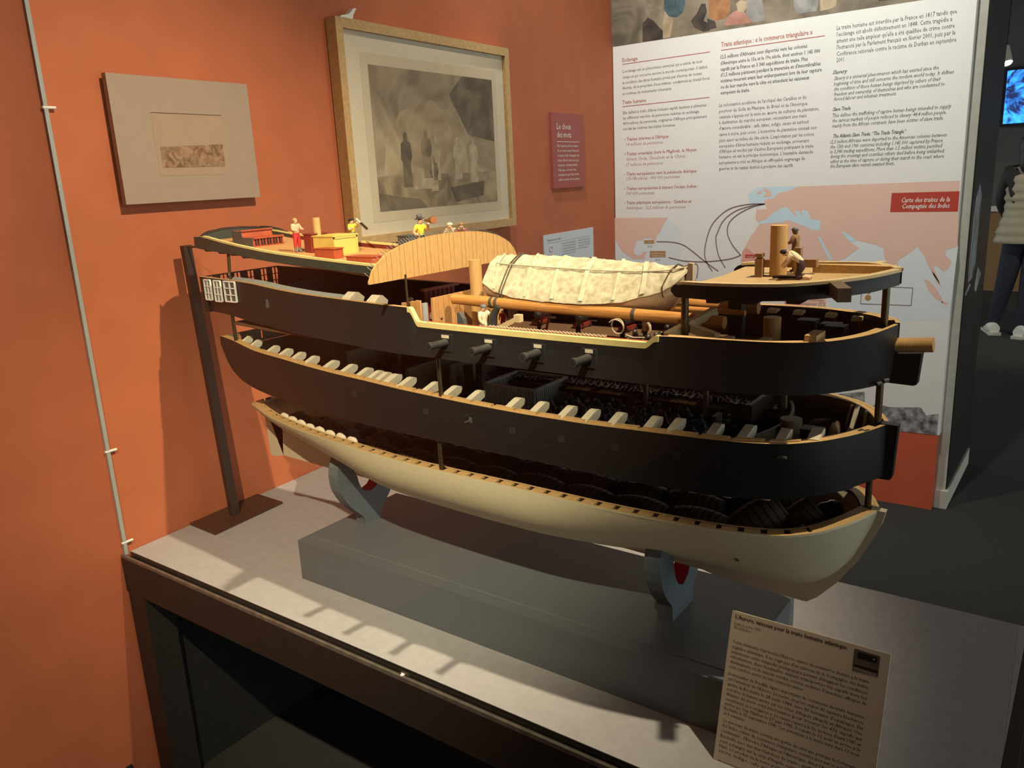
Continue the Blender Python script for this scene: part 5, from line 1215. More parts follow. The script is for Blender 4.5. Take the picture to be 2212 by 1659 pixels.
def chest(name, x0, x1, y0, y1, h, label, cat, m_=m_redwood, lid=.0022, over=.0018):
    zb_ = min(ZQ(x0), ZQ(x1)) - .0008; xm = (x0 + x1) / 2
    e = empty(name, (xm, (y0 + y1) / 2, zb_), label, cat)
    part(MB().box(x0, x1, y0, y1, zb_, zb_ + h - lid), 'body', m_, e)
    part(MB().box(x0 - over, x1 + over, y0 - over, y1 + over, zb_ + h - lid, zb_ + h), 'lid', m_, e)
    return e
chest('helm_box', .484, .507, .274, .322, .044, 'tall red wheel box beside the mizzen mast', 'box', m_reddark)
e = chest('skylight_house', .508, .574, .280, .352, .0435, 'yellow panelled house on the quarterdeck behind the red chests', 'deckhouse', m_yellowbox, .003, .0022)
zb_ = e.location[2]
for q in ((.5745, .5755, .280, .284, zb_, zb_ + .040), (.5745, .5755, .348, .352, zb_, zb_ + .040), (.5745, .5755, .280, .352, zb_ + .036, zb_ + .040)): part(MB().box(*q), 'panel_strip', m_yellowbox, e)
part(MB().box(.528, .560, .30, .335, zb_ + .0432, zb_ + .0442), 'lid_panel', m_yellowbox, e)
chest('deck_chest', .560, .622, .236, .263, .0235, 'red lidded chest by the near rail, taller of two', 'chest')
chest('deck_chest', .664, .737, .232, .262, .0150, 'red lidded chest by the near rail, lower and longer of two', 'chest')
e = chest('grey_locker', .703, .731, .350, .385, .047, 'slate grey locker on the quarterdeck behind the barricade', 'locker', m_greybox)
e = chest('barred_coop', .738, .768, .372, .405, .040, 'small red barred coop beside the grey locker', 'coop', m_reddark)
for i in range(5): part(MB().box(.738 + i * .0066, .7405 + i * .0066, .3695, .3722, e.location[2] + .006, e.location[2] + .036), 'coop_bar', m_red, e)

# ---- figurines
JN = ['pelvis', 'belly', 'chest', 'neck', 'head', 'crown', 'shL', 'elL', 'haL', 'shR', 'elR', 'haR', 'hiL', 'knL', 'anL', 'toL', 'hiR', 'knR', 'anR', 'toR', 'nose']
JE = [(0, 1), (1, 2), (2, 3), (3, 4), (4, 5), (2, 6), (6, 7), (7, 8), (2, 9), (9, 10), (10, 11), (0, 12), (12, 13), (13, 14), (14, 15), (0, 16), (16, 17), (17, 18), (18, 19), (4, 20)]
JR = [.078, .074, .088, .040, .068, .058, .048, .037, .030, .048, .037, .030, .062, .046, .033, .026, .062, .046, .033, .026, .014]
STAND = dict(pelvis=(0, 0, .50), belly=(0, 0, .60), chest=(0, 0, .72), neck=(0, -.005, .82), head=(0, -.015, .885), crown=(0, -.005, .945), shL=(.12, 0, .775), elL=(.165, .02, .61), haL=(.16, -.05, .47), shR=(-.12, 0, .775), elR=(-.165, .02, .61), haR=(-.16, -.05, .47),
             hiL=(.06, 0, .47), knL=(.07, -.01, .26), anL=(.075, .01, .045), toL=(.08, -.085, .025), hiR=(-.06, 0, .47), knR=(-.07, -.01, .26), anR=(-.075, .01, .045), toR=(-.08, -.085, .025), nose=(0, -.082, .88))
def pose(**k):
    p = dict(STAND); p.update(k); return p
FORWARD = pose(elL=(.16, -.06, .64), haL=(.10, -.20, .66), elR=(-.16, -.06, .64), haR=(-.10, -.20, .62))
SCOPE = pose(elL=(.18, -.08, .70), haL=(.06, -.18, .86), elR=(-.17, -.03, .63), haR=(-.10, -.17, .70))
HAIL = pose(elL=(.20, -.06, .66), haL=(.08, -.20, .84), elR=(-.19, .05, .62), haR=(-.10, -.06, .55))
POINT = pose(elL=(.18, -.09, .68), haL=(.15, -.25, .74), elR=(-.17, -.05, .62), haR=(-.12, -.16, .52))
LEAN = pose(belly=(0, -.03, .60), chest=(0, -.08, .70), neck=(0, -.12, .79), head=(0, -.15, .85), crown=(0, -.16, .91), nose=(0, -.22, .84), shL=(.12, -.09, .755), elL=(.18, -.16, .62), haL=(.08, -.27, .62), shR=(-.12, -.09, .755), elR=(-.18, -.16, .62), haR=(-.08, -.27, .62))
KNEEL = pose(pelvis=(0, .08, .30), belly=(0, .02, .40), chest=(0, -.10, .48), neck=(0, -.19, .53), head=(0, -.25, .53), crown=(0, -.30, .56), nose=(0, -.30, .47), shL=(.12, -.13, .52), elL=(.17, -.20, .38), haL=(.10, -.30, .26), shR=(-.12, -.13, .52), elR=(-.17, -.22, .36), haR=(-.09, -.32, .22),
             hiL=(.07, .08, .28), knL=(.08, -.02, .06), anL=(.08, .22, .05), toL=(.08, .27, .03), hiR=(-.07, .08, .28), knR=(-.08, -.02, .06), anR=(-.08, .22, .05), toR=(-.08, .27, .03))
SIT = pose(pelvis=(0, .05, .085), belly=(0, .04, .18), chest=(0, -.01, .29), neck=(0, -.05, .385), head=(0, -.08, .445), crown=(0, -.08, .505), nose=(0, -.15, .43), shL=(.12, -.02, .345), elL=(.17, -.10, .22), haL=(.06, -.22, .20), shR=(-.12, -.02, .345), elR=(-.17, -.10, .22), haR=(-.06, -.22, .20),
           hiL=(.07, .03, .08), knL=(.08, -.16, .27), anL=(.07, -.22, .05), toL=(.08, -.30, .026), hiR=(-.07, .03, .08), knR=(-.08, -.16, .27), anR=(-.07, -.22, .05), toR=(-.08, -.30, .026))
LIE = {k: (a, (c - .5), .075 - b_ * .6) for k, (a, b_, c) in pose(knL=(.07, -.10, .27), knR=(-.07, -.06, .26), elL=(.17, -.05, .60), haL=(.05, -.10, .55)).items()}
REG = dict(head=('neck', 'head', 'crown', 'nose'), arm=('haL', 'haR', 'elL', 'elR'), torso=('chest', 'belly', 'shL', 'shR'), hip=('pelvis', 'hiL', 'hiR'), thigh=('knL', 'knR'), shin=('anL', 'anR', 'toL', 'toR'))
FIGM = {}
def fig_mesh(key, ps, sub=1, slim=1.0):
    """one continuous body surface grown over the jointed skeleton, 1 unit tall when standing"""
    if key in FIGM: return FIGM[key]
    me = bpy.data.meshes.new('figure_skeleton'); me.from_pydata([ps[k] for k in JN], JE, [])
    o = bpy.data.objects.new('figure_skeleton', me); COL.objects.link(o)
    md = o.modifiers.new('skin', 'SKIN'); md.use_smooth_shade = True
    sv = me.skin_vertices[0].data
    for i, r in enumerate(JR): sv[i].radius = (r * slim, r * slim * (.82 if JN[i] in ('chest', 'belly', 'pelvis') else 1)); sv[i].use_root = (i == 0)
    ss = o.modifiers.new('sub', 'SUBSURF'); ss.levels = sub; ss.render_levels = sub
    dg = bpy.context.evaluated_depsgraph_get(); ev = o.evaluated_get(dg); r = bpy.data.meshes.new_from_object(ev)
    v = np.array([p.co[:] for p in r.vertices]); fc = [tuple(p.vertices) for p in r.polygons]
    bpy.data.objects.remove(o); bpy.data.meshes.remove(me); bpy.data.meshes.remove(r)
    J = np.array([ps[k] for k in JN]); rad = np.array(JR)
    reg = []
    names = list(REG)
    r_of = {j: names.index(k) for k in REG for j in REG[k]}
    for q in fc:
        c = v[list(q)].mean(0); d = np.linalg.norm(J - c, axis=1) - rad * .6; reg.append(r_of[JN[int(d.argmin())]])
    FIGM[key] = (v, fc, reg); return FIGM[key]
def figurine(key, ps, base, rz, h, cols, label, group='carved figurines on the ship', hat=None, hatm=None, name='figurine', slim=1.0, cat='figurine', sub=1):
    slim = 1.2 if slim == 1.0 else slim
    v, fc, reg = fig_mesh(key + str(slim), ps, sub, slim)
    ms = [cols.get(k, cols['torso']) for k in REG]
    o = obj(name, v * h, fc, ms, None, 180, reg)
    o.location = tuple(map(float, base)); o.rotation_euler = (0, 0, rz); tag(o, label, cat, group)
    hd = np.array(ps['head']); cr = np.array(ps['crown']); up = cr - hd; up /= np.linalg.norm(up)
    mb = MB()
    if hat == 'cap':
        c = (hd + (cr - hd) * .65) * h; mb.sphere(c, .076 * h, .080 * h, .052 * h, 12, 6); mb.sphere(c - np.array((0, .05, .012)) * h, .055 * h, .05 * h, .012 * h, 10, 4)
    elif hat == 'hat':
        c = (hd + up * .055) * h
        mb.tube([c - up * .004 * h, c + up * .006 * h], .125 * h, 14); mb.tube([c, c + up * .10 * h], [.072 * h, .062 * h], 14)
    elif hat == 'hair':
        c = (hd + np.array((0, .02, .02))) * h; mb.sphere(c, .080 * h, .078 * h, .080 * h, 12, 7)
    elif hat == 'wrap':
        c = (hd + (cr - hd) * .75) * h; mb.sphere(c, .080 * h, .085 * h, .050 * h, 12, 6); mb.sphere(c + np.array((0, .06, -.02)) * h, .05 * h, .05 * h, .04 * h, 8, 5)
    if mb.v: mb.build('headwear' if hat != 'hair' else 'hair', hatm or m_blackc, o, 180)
    return o
CREW = lambda sh, hp, sk=m_skinp, th=None, shn=None: dict(head=sk, arm=sk, torso=sh, hip=hp, thigh=th or hp, shin=shn or sk)
H90 = pi / 2
z = ZQ(.472); top_ = ony(650, 470, .264)[2]
figurine('forward', FORWARD, (.472, .264, z), H90, (top_ - z) / .985, CREW(m_skinp, m_red, shn=m_greyc), 'carved sailor with fair hair, bare back and red breeches at the wheel box', hat='hair', hatm=m_hair)
P = ony(758, 471, .372); z = ZQ(P[0])
figurine('scope', SCOPE, (P[0], .372, z), H90 * 1.05, (P[2] - z) / .985, CREW(m_shirty, m_greyc), 'carved sailor in a yellow shirt and dark hat behind the yellow house', hat='wrap', hatm=m_blackc)
e = empty('spyglass', ony(772, 474, .360), 'thin brass spyglass pointing down in front of the yellow house sailor', 'spyglass')
a, c = ony(769.5, 472.5, .360), ony(793, 494.5, .360)
part(MB().tube([a, a + (c - a) * .45], .0022, 8), 'eyepiece_tube', m_ivory, e, 40); part(MB().tube([a + (c - a) * .42, c], .0030, 8), 'outer_tube', m_brass, e, 40)
P = ony(905, 464, .345); z = ZQ(P[0])
fy = figurine('hail', HAIL, (P[0], .345, z), H90 * 1.0, (P[2] - z) / 1.03, CREW(m_shirty, m_blackc, shn=m_shirtw), 'carved officer in a puffed yellow shirt and grey hat calling through a trumpet', hat='hat', hatm=m_greybox)
e = empty('speaking_trumpet', ony(921, 478, .335), 'wooden speaking trumpet held up by the yellow shirted officer', 'trumpet')
a, c = ony(918, 476, .338), ony(937, 475, .318)
part(MB().tube([a, a + (c - a) * .5, c], [.0022, .0052, .0082], 14, cap=False), 'horn', m_tanc, e, 40)
part(MB().tube([c, c + (c - a) * .02], .0078, 14), 'horn_mouth', mat('trumpet_inside', (.30, .11, .04), .6, .1, 60), e)
for u, hm, nm in ((972, m_shirtw, 'headband'), (990, m_tanc, 'brown cap')):
    P = ony(u, 480, .372); z = ZQ(min(P[0], .875))
    figurine('lean', LEAN, (P[0] + .004, .372, z), H90 * (.25 if u < 980 else .55), (P[2] - z) / .94, CREW(m_shirtw if u < 980 else m_rust2, m_brownc), 'carved sailor with a %s leaning over the barricade' % nm, hat='wrap', hatm=hm)
# forecastle crew
P = ony(1714, 489, .352); z = ZFD(P[0])
figurine('forward', FORWARD, (P[0] + .004, .352, z), -H90, (P[2] - z) / .985, CREW(m_tanc, m_tanc, m_skint, th=m_tanc, shn=m_brownc), 'carved man in a long brown coat and dark cap behind the fore mast', hat='cap', hatm=m_greyc)
P = onz(1722, 602, ZFD(1.58)); Q = ony(1690, 537, P[1])
figurine('kneel', KNEEL, (P[0] + .004, P[1] - .010, ZFD(P[0])), -H90 * .93, (Q[2] - ZFD(P[0])) / .60, CREW(m_shirtw, m_purple, th=m_purple, shn=m_skinp), 'carved sailor in a white shirt kneeling at the foot of the fore mast', hat='wrap', hatm=m_blackc)
# gun deck crew
def by_head(u, v, y, key, ps, rz, cols, label, hat=None, hatm=None, k=.985, hmax=.082):
    P = ony(u, v, y); hgt_ = (P[2] - ZD) / k
    return figurine(key, ps, (P[0], y, ZD), rz, hgt_, cols, label, hat=hat, hatm=hatm)
by_head(1043, 656, .205, 'point', POINT, H90 * .9, CREW(m_shirtw, m_shirtw), 'carved sailor in cream shirt and grey cap standing before the planked bulkhead', 'cap', m_greyc)
by_head(886, 641, .235, 'forward', FORWARD, H90, CREW(m_shirtw, m_brownc), 'carved sailor with white cap beside the quarterdeck post', 'cap', m_shirtw)
by_head(935, 662, .215, 'lean', LEAN, H90 * .8, CREW(m_skint, m_brownc, m_skint), 'carved bare armed man crouching in the gap by the grey door', 'hair', m_blackc, .93)
by_head(1162, 678, .335, 'lean', LEAN, -H90 * .6, CREW(m_rust2, m_brownc, m_skint), 'carved gunner in a rust shirt at the second far cannon', None, None, .93)
by_head(1248, 687, .335, 'lean', LEAN, H90 * .7, CREW(m_tanc, m_brownc, m_skint), 'carved gunner in a tan shirt at the third far cannon', None, None, .93)
by_head(1344, 699, .320, 'lean', LEAN, H90 * .7, CREW(m_rust2, m_blackc, m_skint), 'carved gunner in a rust shirt at the far cannon by the rope coil', None, None, .93)
by_head(1396, 678, .270, 'stand', STAND, -H90 * .4, CREW(m_shirtw, m_greenc), 'carved sailor in cream shirt and green breeches among the seated dark figures', None, None)
by_head(1085, 668, .345, 'stand', STAND, 0.3, CREW(m_red, m_red), 'carved sailor all in red standing behind the near spar', None, None)
for i, (u, v, y, rz) in enumerate(((1373, 692, .235, .3), (1425, 699, .225, -.2), (1440, 692, .29, .5), (1405, 712, .205, .1), (1452, 705, .25, -.6))):
    P = ony(u, v, y); figurine('sit', SIT, (P[0], y, ZD), rz, .098, CREW(m_skinb, m_blackc, m_skinb), 'small dark carved figure sitting on the gun deck by the forecastle', 'seated dark figures on the gun deck', slim=.95)
# people crowded in the hold: small dark seated figures
first = None; crowd = []
def seat_spots():
    for i in range(16):
        for j in range(8):
            yield 1.115 + i * .0235 + (j % 2) * .011, .192 + j * .0245
for x, y in seat_spots():
    x += rnd.uniform(-.004, .004); y += rnd.uniform(-.004, .004)
    if y > .378 or (x < 1.13 and y > .3) or x > 1.47: continue
    rz = rnd.choice((0.2, -.3, .6, -.8, 1.4, -1.3)) + rnd.uniform(-.3, .3)
    if first is None:
        first = figurine('sit', SIT, (x, y, ZH), rz, .088, CREW(m_skinb, m_blackc, m_skinb), 'small dark carved figure crouching among the crowd in the hold', 'crouching figures crowded in the hold', slim=.95)
    else:
        o = first.copy(); COL.objects.link(o); o.location = (x, y, ZH); o.rotation_euler = (0, 0, rz); s = rnd.uniform(.88, 1.1); o.scale = (s, s, s)
for i in range(26):
    x = .60 + (i % 9) * .019 + rnd.uniform(-.004, .004); y = .315 + (i // 9) * .026
    o = first.copy(); COL.objects.link(o); o.location = (x, y, ZH); o.rotation_euler = (0, 0, rnd.uniform(-1.5, 1.5)); s = rnd.uniform(.85, 1.0); o.scale = (s, s, s)
    o['label'] = 'small dark carved figure crouching in the stern part of the hold'; o['group'] = 'crouching figures in the stern hold'
lf = None
for i in range(34):
    x = .955 + i * .0176 + rnd.uniform(-.003, .003)
    if x > 1.53: break
    y = .392 + .030 + rnd.uniform(-.004, .004) - max(0, x - 1.45) * .12
    rz = rnd.choice((0, pi)) + rnd.uniform(-.25, .25) + 0.35
    if lf is None: lf = figurine('lie', LIE, (x, y, .470), rz, .062, CREW(m_skinb, m_skinb, m_skinb), 'small dark carved figure lying on the far shelf of the hold', 'figures lying on the far shelf', slim=.9)
    else:
        o = lf.copy(); COL.objects.link(o); o.location = (x, y, .470); o.rotation_euler = (0, 0, rz)
# slatted crate in the hold
e = empty('slatted_crate', (1.02, .36, ZH), 'grey green slatted pen open at the top in the middle of the hold', 'crate')
X0, X1, Y0, Y1, ZT = .957, 1.083, .302, .420, .483
for q in ((X0, X1, Y0 - .003, Y0 + .003), (X0, X1, Y1 - .003, Y1 + .003), (X0 - .003, X0 + .003, Y0, Y1), (X1 - .003, X1 + .003, Y0, Y1)):
    part(MB().box(*q, ZT - .005, ZT), 'top_rail', m_cratew, e); part(MB().box(*q, ZH, ZH + .005), 'bottom_rail', m_cratew, e)
for i in range(19):
    x = X0 + .002 + (X1 - X0 - .004) * i / 18
    for y in (Y0, Y1): part(MB().box(x - .0021, x + .0021, y - .0018, y + .0018, ZH + .003, ZT - .003), 'slat', m_cratew, e)
for i in range(1, 17):
    y = Y0 + (Y1 - Y0) * i / 17
    for x in (X0, X1): part(MB().box(x - .0018, x + .0018, y - .0021, y + .0021, ZH + .003, ZT - .003), 'slat', m_cratew, e)
# things in the bow of the middle layer
def lump(name, c, r, m_, label, cat, sq=(1, 1, 1), seed=0, group=None, neck=None):
    mb = MB().sphere((0, 0, 0), r * sq[0], r * sq[1], r * sq[2], 16, 10)
    mb.v = [tuple(np.array(p) * (1 + .16 * mnoise.noise(Vector(p) * (1.6 / r) + Vector((seed, 0, 0))) + .05 * mnoise.noise(Vector(p) * (5 / r) + Vector((0, seed, 0))))) for p in mb.v]
    if neck is not None:
        d = np.array(neck, float); d /= np.linalg.norm(d); mb.tube([d * r * .8, d * r * 1.1, d * r * 1.3], [r * .28, r * .16, r * .24], 8)
    zmin = min(p[2] for p in mb.v); mb.v = [(p[0], p[1], p[2] - zmin) for p in mb.v]
    o = mb.build(name, m_, None, 60); o.location = tuple(map(float, (c[0], c[1], c[2]))); return tag(o, label, cat, group)
lump('sack', (1.678, .318, ZH), .024, m_sack, 'tied tan sack leaning in the bow, larger of two', 'sack', (1, .85, 1.15), 1, neck=(.5, -.6, -.3))
lump('sack', (1.668, .268, ZH), .021, m_sack, 'tan sack behind the rim in the bow, smaller of two', 'sack', (1, .8, 1.1), 4)
lump('bundle', (1.640, .258, ZH), .021, m_blackc, 'round black bundle beside the white knee in the bow', 'bundle', (1, 1, 1.25), 9)
lump('cloth_roll', (1.657, .244, ZH), .011, mat('blue_cloth', (.05, .07, .30), .6, .1, 60), 'small blue cloth roll beside the round black bundle', 'cloth', (1, 1, 3.0), 12)
lump('sail_bundle', (1.612, .372, ZH), .036, m_brownc, 'folded brown sail bundle on the far side of the bow', 'bundle', (1.0, .7, .75), 15)
o = lump('white_cloth', (1.637, .325, ZH), .010, m_bone, 'crumpled white cloth hanging in the bow beside the brown bundle', 'cloth', (.8, .8, 3.2), 17)
lump('paper_stack', (1.492, .293, ZH), .012, m_bone, 'pale crumpled paper lying on the hold floor by the curved bulkhead', 'paper', (1.2, .9, .5), 20)

# ---- barrels and ballast in the bottom
def hbreadth(x, z):
    t = (z - float(zd(x))) / (float(z4(x)) - float(zd(x))); t = min(max(t, 0), 1); return .006 + (float(b4(x)) - .006) * (1 - (1 - t) ** float(pexp(x))) ** float(aexp(x))
ZB = .276
xsb2 = lin(.30, 1.62, 40)
deckplate(xsb2, lambda x: hbreadth(float(x), ZB - .004), 0.016, lambda x: ZB + 0 * x, 0.004, 'bottom_boards', m_darkwood, hull4)
def barrel_proto(L_, r, label):
    e = empty('barrel', (0, 0, 0), label, 'barrel', 'barrels stowed in the bottom of the ship')
    n = 9; pts = []; rr = []
    for i in range(n):
        t = -1 + 2 * i / (n - 1); pts.append((t * L_ / 2, 0, r)); rr.append(r * (1 - .22 * t * t))
    MB().tube(pts, rr, 16).build('staves', m_barrel, e, 50)
    for k, t in enumerate((-.92, -.70, -.48, -.24, 0.0, .24, .48, .70, .92)):
        rad = r * (1 - .22 * t * t) * 1.018; MB().tube([(t * L_ / 2 - .0011, 0, r), (t * L_ / 2 + .0011, 0, r)], rad, 16, cap=True).build('hoop', m_hoop, e, 50)
    return e
pr = None; k = 0
for row, (y, x0, lbl) in enumerate(((.212, .735, 'dark hooped barrel in the row along the near rim'), (.283, .70, 'dark hooped barrel in the middle row of the bottom'), (.354, .70, 'dark hooped barrel in the far row of the bottom'))):
    x = x0
    while x < 1.475:
        yy = y + rnd.uniform(-.003, .003); hb = hbreadth(x, ZB + .03)
        if row == 0: yy = max(yy, YC - hb + .024 + .031)
        if pr is None: pr = barrel_proto(.098, .0335, lbl); o = pr
        else: o = copy_tree(pr)
        o.location = (x, yy, ZB + .0005 + rnd.uniform(0, .004)); o.rotation_euler = (rnd.uniform(0, 6), 0, rnd.uniform(-.05, .05)); o.rotation_euler = (0, 0, rnd.uniform(-.05, .05))
        o['label'] = lbl; o['group'] = lbl.replace('dark hooped barrel', 'barrels'); x += .1035
for (x, y, z_, rz, ry, s, lbl) in ((1.555, .262, ZB + .010, .75, -.55, 1.12, 'large dark barrel standing tilted in the bow, left of the labelled one'), (1.618, .288, ZB + .018, .65, -.75, 1.0, 'tilted barrel with pale patches nearest the bow'), (1.53, .345, ZB + .005, .3, -.2, 1.05, 'dark barrel half hidden behind the tilted bow barrels')):
    o = copy_tree(pr); o.location = (x, y, z_); o.rotation_euler = (0, ry, rz); o.scale = (s, s, s); o['label'] = lbl; o['group'] = 'tilted barrels in the bow'
    if 'pale' in lbl:
        for a, t in ((-.35, .55), (.55, .15)):
            mb = MB(); L_, r = .098, .0335; v = []
            for i in range(2):
                for j in range(5):
                    tt = t + (i - .5) * .35; an = a - .3 + .6 * j / 4 - .35; rad = r * (1 - .22 * tt * tt) * 1.035
                    v.append((tt * L_ / 2, -rad * cos(an), r + rad * sin(an)))
            mb.add(v, [(j, j + 1, 5 + j + 1, 5 + j) for j in range(4)]); mb.build('pale_patch', m_bone, o)
lump('black_bundle', (1.640, .325, ZB + .03), .022, mat('shiny_black', (.02, .018, .016), .2, .1, 50), 'shiny black bundle at the bow end of the bottom', 'bundle', (1.1, 1, 1.1), 31)
for i in range(70):
    x = .31 + rnd.random() * .40; w = hbreadth(x, .31) - .030
    y = YC - w + .012 + rnd.random() * max(.01, 1.6 * w); r = rnd.uniform(.013, .021)
    if x > .66 and y < .25: continue
    lump('ballast_stone', (x, y, ZB + rnd.uniform(0, .035)), r, m_stone, 'rounded brown ballast stone heaped in the stern bottom', 'stone', (1.1, 1, .8), i * 3.7, 'ballast stones in the stern bottom')
for i in range(8):
    x = .40 + i * .042; w = float(b4(x)) - .030
    lump('rag_bundle', (x, YC - w, float(z4(x)) - .016), .0135, m_bone, 'crumpled pale rag tucked along the inside of the rim', 'rag', (1.25, .45, .85), 50 + i, 'pale rags along the stern rim')

# ---- forecastle fittings
def fcbox(name, u, v, w, d, h, label, cat, m_=m_timber):
    P = onz(u, v, ZFD(1.53)); e = MB().box(P[0] - w, P[0] + w, P[1] - d, P[1] + d, ZFD(P[0]) - .001, ZFD(P[0]) + h * .78); e.box(P[0] - w * .7, P[0] + w * .7, P[1] - d * .7, P[1] + d * .7, ZFD(P[0]) + h * .78, ZFD(P[0]) + h * .86); e.box(P[0] - w, P[0] + w, P[1] - d, P[1] + d, ZFD(P[0]) + h * .86, ZFD(P[0]) + h)
    return thing(e, name, m_, (P[0], P[1], ZFD(P[0])), label, cat)
m_bitt = mat('brown_bitt_wood', (.34, .19, .09), .55, .12, 60, (6, 6, 1))
fcbox('bitt_post', 1640, 598, .0055, .0055, .036, 'brown wooden bitt post with a notched head before the fore mast', 'post', m_bitt)
P = ony(1725, 535, .318); fcz = ZFD(1.59)
e = MB().box(P[0] - .005, P[0] + .005, .313, .324, fcz - .001, P[2]); thing(e, 'bitt_post', m_bitt, (P[0], .318, fcz), 'brown wooden bitt post behind the kneeling sailor', 'post')
e = MB(); e.bar((1.514, .335, ZFD(1.5) + .016), (1.600, .33, ZFD(1.6) + .016), .011, .012); thing(e, 'bitt_crosspiece', m_bitt, (1.55, .333, ZFD(1.55) + .01), 'thick wooden crosspiece passing behind the fore mast', 'beam')
e = MB().prism([(0, -.004), (.118, -.012), (.118, .011), (.085, .011), (0, .002)], (1.590, .345, ZFD(1.6) + .004), (1, 0, 0), (0, 1, 0), (0, 0, 1), -.005, .009); thing(e, 'stowed_spar_wedge', m_rimwood, (1.60, .345, ZFD(1.6)), 'long tapered pale timber lying on the forecastle deck', 'timber')
P = onz(1700, 601, ZFD(1.56)); e = MB().box(P[0] - .020, P[0] + .022, P[1] - .006, P[1] + .006, ZFD(1.56) - .0005, ZFD(1.56) + .004); thing(e, 'deck_ring_plate', m_darkwood, (P[0], P[1], ZFD(1.56)), 'flat dark plate on the deck under the kneeling sailor', 'plate')
# ---- gun deck odds and ends
def twisted(pts, r, label, name='rope'):
    P = [np.array(p) for p in pts]; mb = MB(); out = []
    n = 90
    for k in range(2):
        q = []
        for i in range(n):
            t = i / (n - 1) * (len(P) - 1); a = int(min(t, len(P) - 2)); p = P[a] + (P[a + 1] - P[a]) * (t - a); an = i * 1.15 + k * pi
            q.append(p + np.array((0, r * cos(an), r * sin(an))))
        mb.tube(q, r * .8, 5)
    return thing(mb, name, m_rope, P[0], label, 'rope', None, 60)
pts = []
for x in lin(1.10, 1.335, 8): pts.append((x, YC - float(b2(x)) + .0125, float(z2(x)) + .0024))
twisted(pts, .0014, 'pale twisted rope laid along the red waist rail')
e = empty('rope_coil', (1.29, .20, ZD), 'pink loose coil of rope standing up inside the waist rail', 'rope')
P = ony(1332, 706, .20)
part(MB().tube([P + np.array((.0125 * cos(a), .006 * sin(a * .5), .0125 * sin(a))) for a in lin(0, 2 * pi * 1.4, 34)], .0012, 6), 'coil', m_rope, e, 60)
part(MB().tube([P + np.array((.017, 0, -.012)), P + np.array((.03, 0, -.0155)), P + np.array((.05, 0, -.014))], .0012, 6), 'rope_tail', m_rope, e, 60)
e = empty('deck_lever', (1.09, .185, ZD), 'carved wooden lever block tilted over the waist rail', 'lever')
a, c = ony(1077, 710, .185), ony(1120, 688, .185)
mb = MB(); mb.bar(a, c, .010, .009); part(mb, 'arm', m_timber, e); mb = MB(); mb.bar(c - EZ * .006, c + EZ * .007, .012, .012); part(mb, 'head', m_timber, e); mb = MB().tube([(1.09, .185, ZD), (a + c) / 2], .003, 6); part(mb, 'stand', m_darkwood, e)
P = ony(1000, 688, .19); e = MB().prism([(-.010, -.10), (.012, -.10), (.004, .0), (-.005, .012), (-.010, .010)], (P[0], .19, P[2]), (1, 0, 0), (0, 0, 1), (0, 1, 0), -.005, .005)
e.v = [(p[0], p[1], max(p[2], ZD)) for p in e.v]; thing(e, 'grey_davit', m_greybox, (P[0], .19, ZD), 'pointed slate grey post in front of the planked bulkhead', 'post')
P = ony(1066, 680, .215); mb = MB().tube([(P[0], .215, ZD), (P[0] - .003, .215, P[2] - .02), (P[0], .215, P[2]), (P[0] + .012, .215, P[2] + .016)], [.011, .009, .008, .005], 10); thing(mb, 'black_pump', m_gun, (P[0], .215, ZD), 'black curved pump handle beside the cream shirted sailor', 'pump', None, 50)
e = empty('deck_ladder', (1.085, .345, ZD), 'small orange ladder behind the near spar', 'ladder')
for y in (.335, .360):
    mb = MB(); mb.bar((1.075, y, ZD), (1.095, y, .650), .004, .003); part(mb, 'stringer', m_redwood, e)
for k in range(5):
    mb = MB().box(1.078 + k * .0036, 1.082 + k * .0036, .335, .360, ZD + .008 + k * .012, ZD + .010 + k * .012); part(mb, 'rung', m_redwood, e)
P = ony(945, 665, .18); e = MB().box(.914, .920, .176, .192, ZD, .662); thing(e, 'grey_door', mat('pale_grey_door', (.32, .34, .34), .5, .05, 40), (.917, .184, ZD), 'narrow pale grey door at the end of the planked bulkhead', 'door')

# ---- the visitor in the corridor
fp = onz(2138, 722, ZF); gp = onz(2212, 726, ZF)
PH = 1.74
PB = np.array((1.36, 7.30, ZF))
def rel(p): return tuple((np.array(p) - PB) / PH)
ft = np.array((1.19, 7.33, ZF)); ft2 = np.array((1.42, 7.22, ZF))
hd_ = ony(2216, 292, 7.30)
VIS = dict(pelvis=rel((1.385, 7.30, ZF + .90)), belly=rel((1.385, 7.30, ZF + 1.08)), chest=rel((1.385, 7.31, ZF + 1.28)), neck=rel((1.375, 7.31, ZF + 1.46)), head=rel((1.365, 7.30, ZF + 1.58)), crown=rel((1.365, 7.31, ZF + 1.69)), nose=rel((1.30, 7.42, ZF + 1.57)),
           shL=rel((1.57, 7.32, ZF + 1.39)), elL=rel((1.63, 7.26, ZF + 1.12)), haL=rel((1.56, 7.38, ZF + .95)), shR=rel((1.21, 7.30, ZF + 1.39)), elR=rel((1.17, 7.38, ZF + 1.14)), haR=rel((1.25, 7.48, ZF + .98)),
           hiL=rel((1.47, 7.30, ZF + .86)), knL=rel((1.44, 7.26, ZF + .47)), anL=rel(ft2 + (0, .03, .10)), toL=rel(ft2 + (.02, .10, .05)), hiR=rel((1.31, 7.30, ZF + .86)), knR=rel((1.26, 7.31, ZF + .47)), anR=rel(ft + (.01, .02, .10)), toR=rel(ft + (-.05, .10, .05)))
m_jeans = mat('dark_blue_denim', (.022, .030, .050), .85, .2, 60)
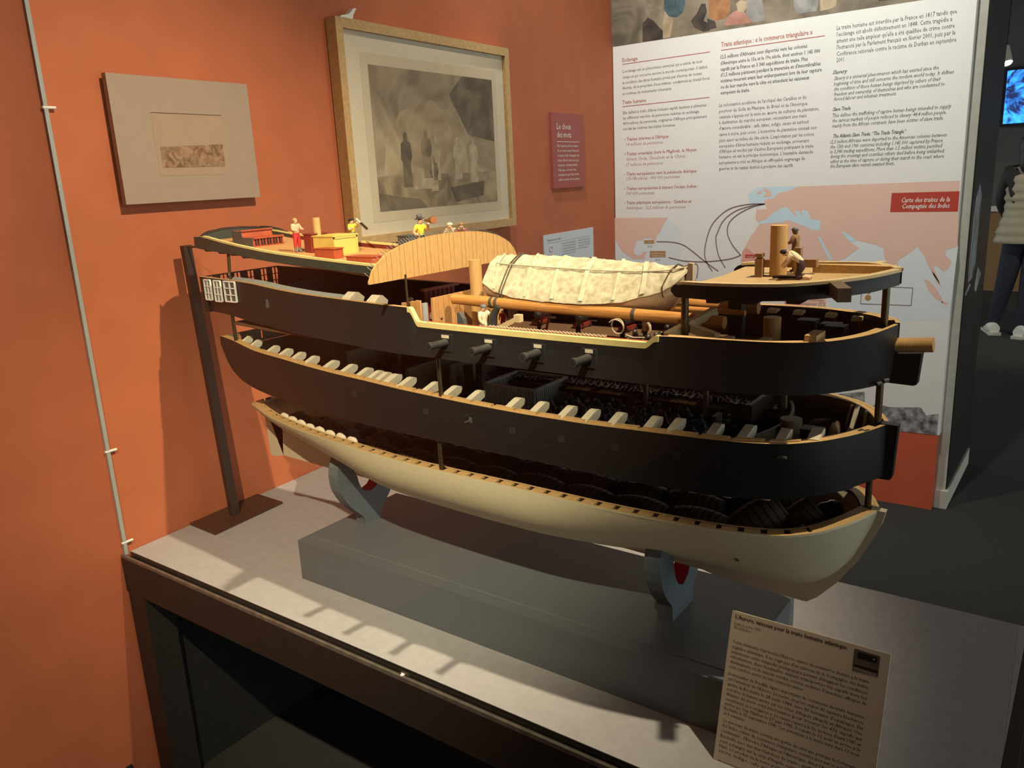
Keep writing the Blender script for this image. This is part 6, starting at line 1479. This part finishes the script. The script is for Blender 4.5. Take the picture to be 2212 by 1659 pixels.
m_vest = mat('beige_quilted_nylon', (.36, .31, .22), .5, .06, 30)
m_darkhair = mat('dark_hair', (.012, .011, .012), .5, .2, 200)
vis = figurine('visitor', VIS, PB, 0, PH, dict(head=m_skinp, arm=m_blackc, torso=m_blackc, hip=m_jeans, thigh=m_jeans, shin=m_jeans), 'person in jeans and a beige quilted vest standing in the dark corridor', None, name='person', cat='person', slim=1.02, sub=2)
def vpart(mb, name, m_, sm=60):
    mb.v = [tuple(np.array(p) - PB) for p in mb.v]; return mb.build(name, m_, vis, sm)
mb = MB(); rows_v = []; nseg = 24
prof = []
for k in range(9):
    zt_ = ZF + 1.44 - k * .072
    wv = (.15, .185, .195, .195, .19, .195, .215, .235, .245)[k]
    for q, f_ in ((0, .965), (.25, 1.0), (.5, 1.03), (.75, 1.0)): prof.append((zt_ - q * .072, wv * f_))
v = []
for zt_, wv in prof: v += [(1.385 + wv * cos(2 * pi * j / nseg), 7.305 + wv * .68 * sin(2 * pi * j / nseg), zt_) for j in range(nseg)]
f = [(i * nseg + j, i * nseg + (j + 1) % nseg, (i + 1) * nseg + (j + 1) % nseg, (i + 1) * nseg + j) for i in range(len(prof) - 1) for j in range(nseg)]
mb.add(v, f); vpart(mb, 'quilted_vest', m_vest)
mb = MB().sphere((1.365, 7.275, ZF + 1.60), .105, .115, .135, 16, 10); mb.sphere((1.36, 7.22, ZF + 1.50), .085, .06, .13, 12, 8); vpart(mb, 'hair', m_darkhair)
for p, s in ((ft, -.35), (ft2, .15)):
    d = np.array((s, 1.0, 0)); d /= np.linalg.norm(d)
    mb = MB(); mb.tube([p + np.array((0, 0, .055)) - d * .09, p + np.array((0, 0, .06)), p + d * .10 + np.array((0, 0, .045)), p + d * .17 + np.array((0, 0, .035))], [.042, .048, .044, .028], 12); vpart(mb, 'shoe', m_whitepaint)
    mb = MB(); mb.obox(p + d * .03 + EZ * .012, d, np.cross(EZ, d), EZ, .145, .048, .012); vpart(mb, 'sole', m_white_trim, None)
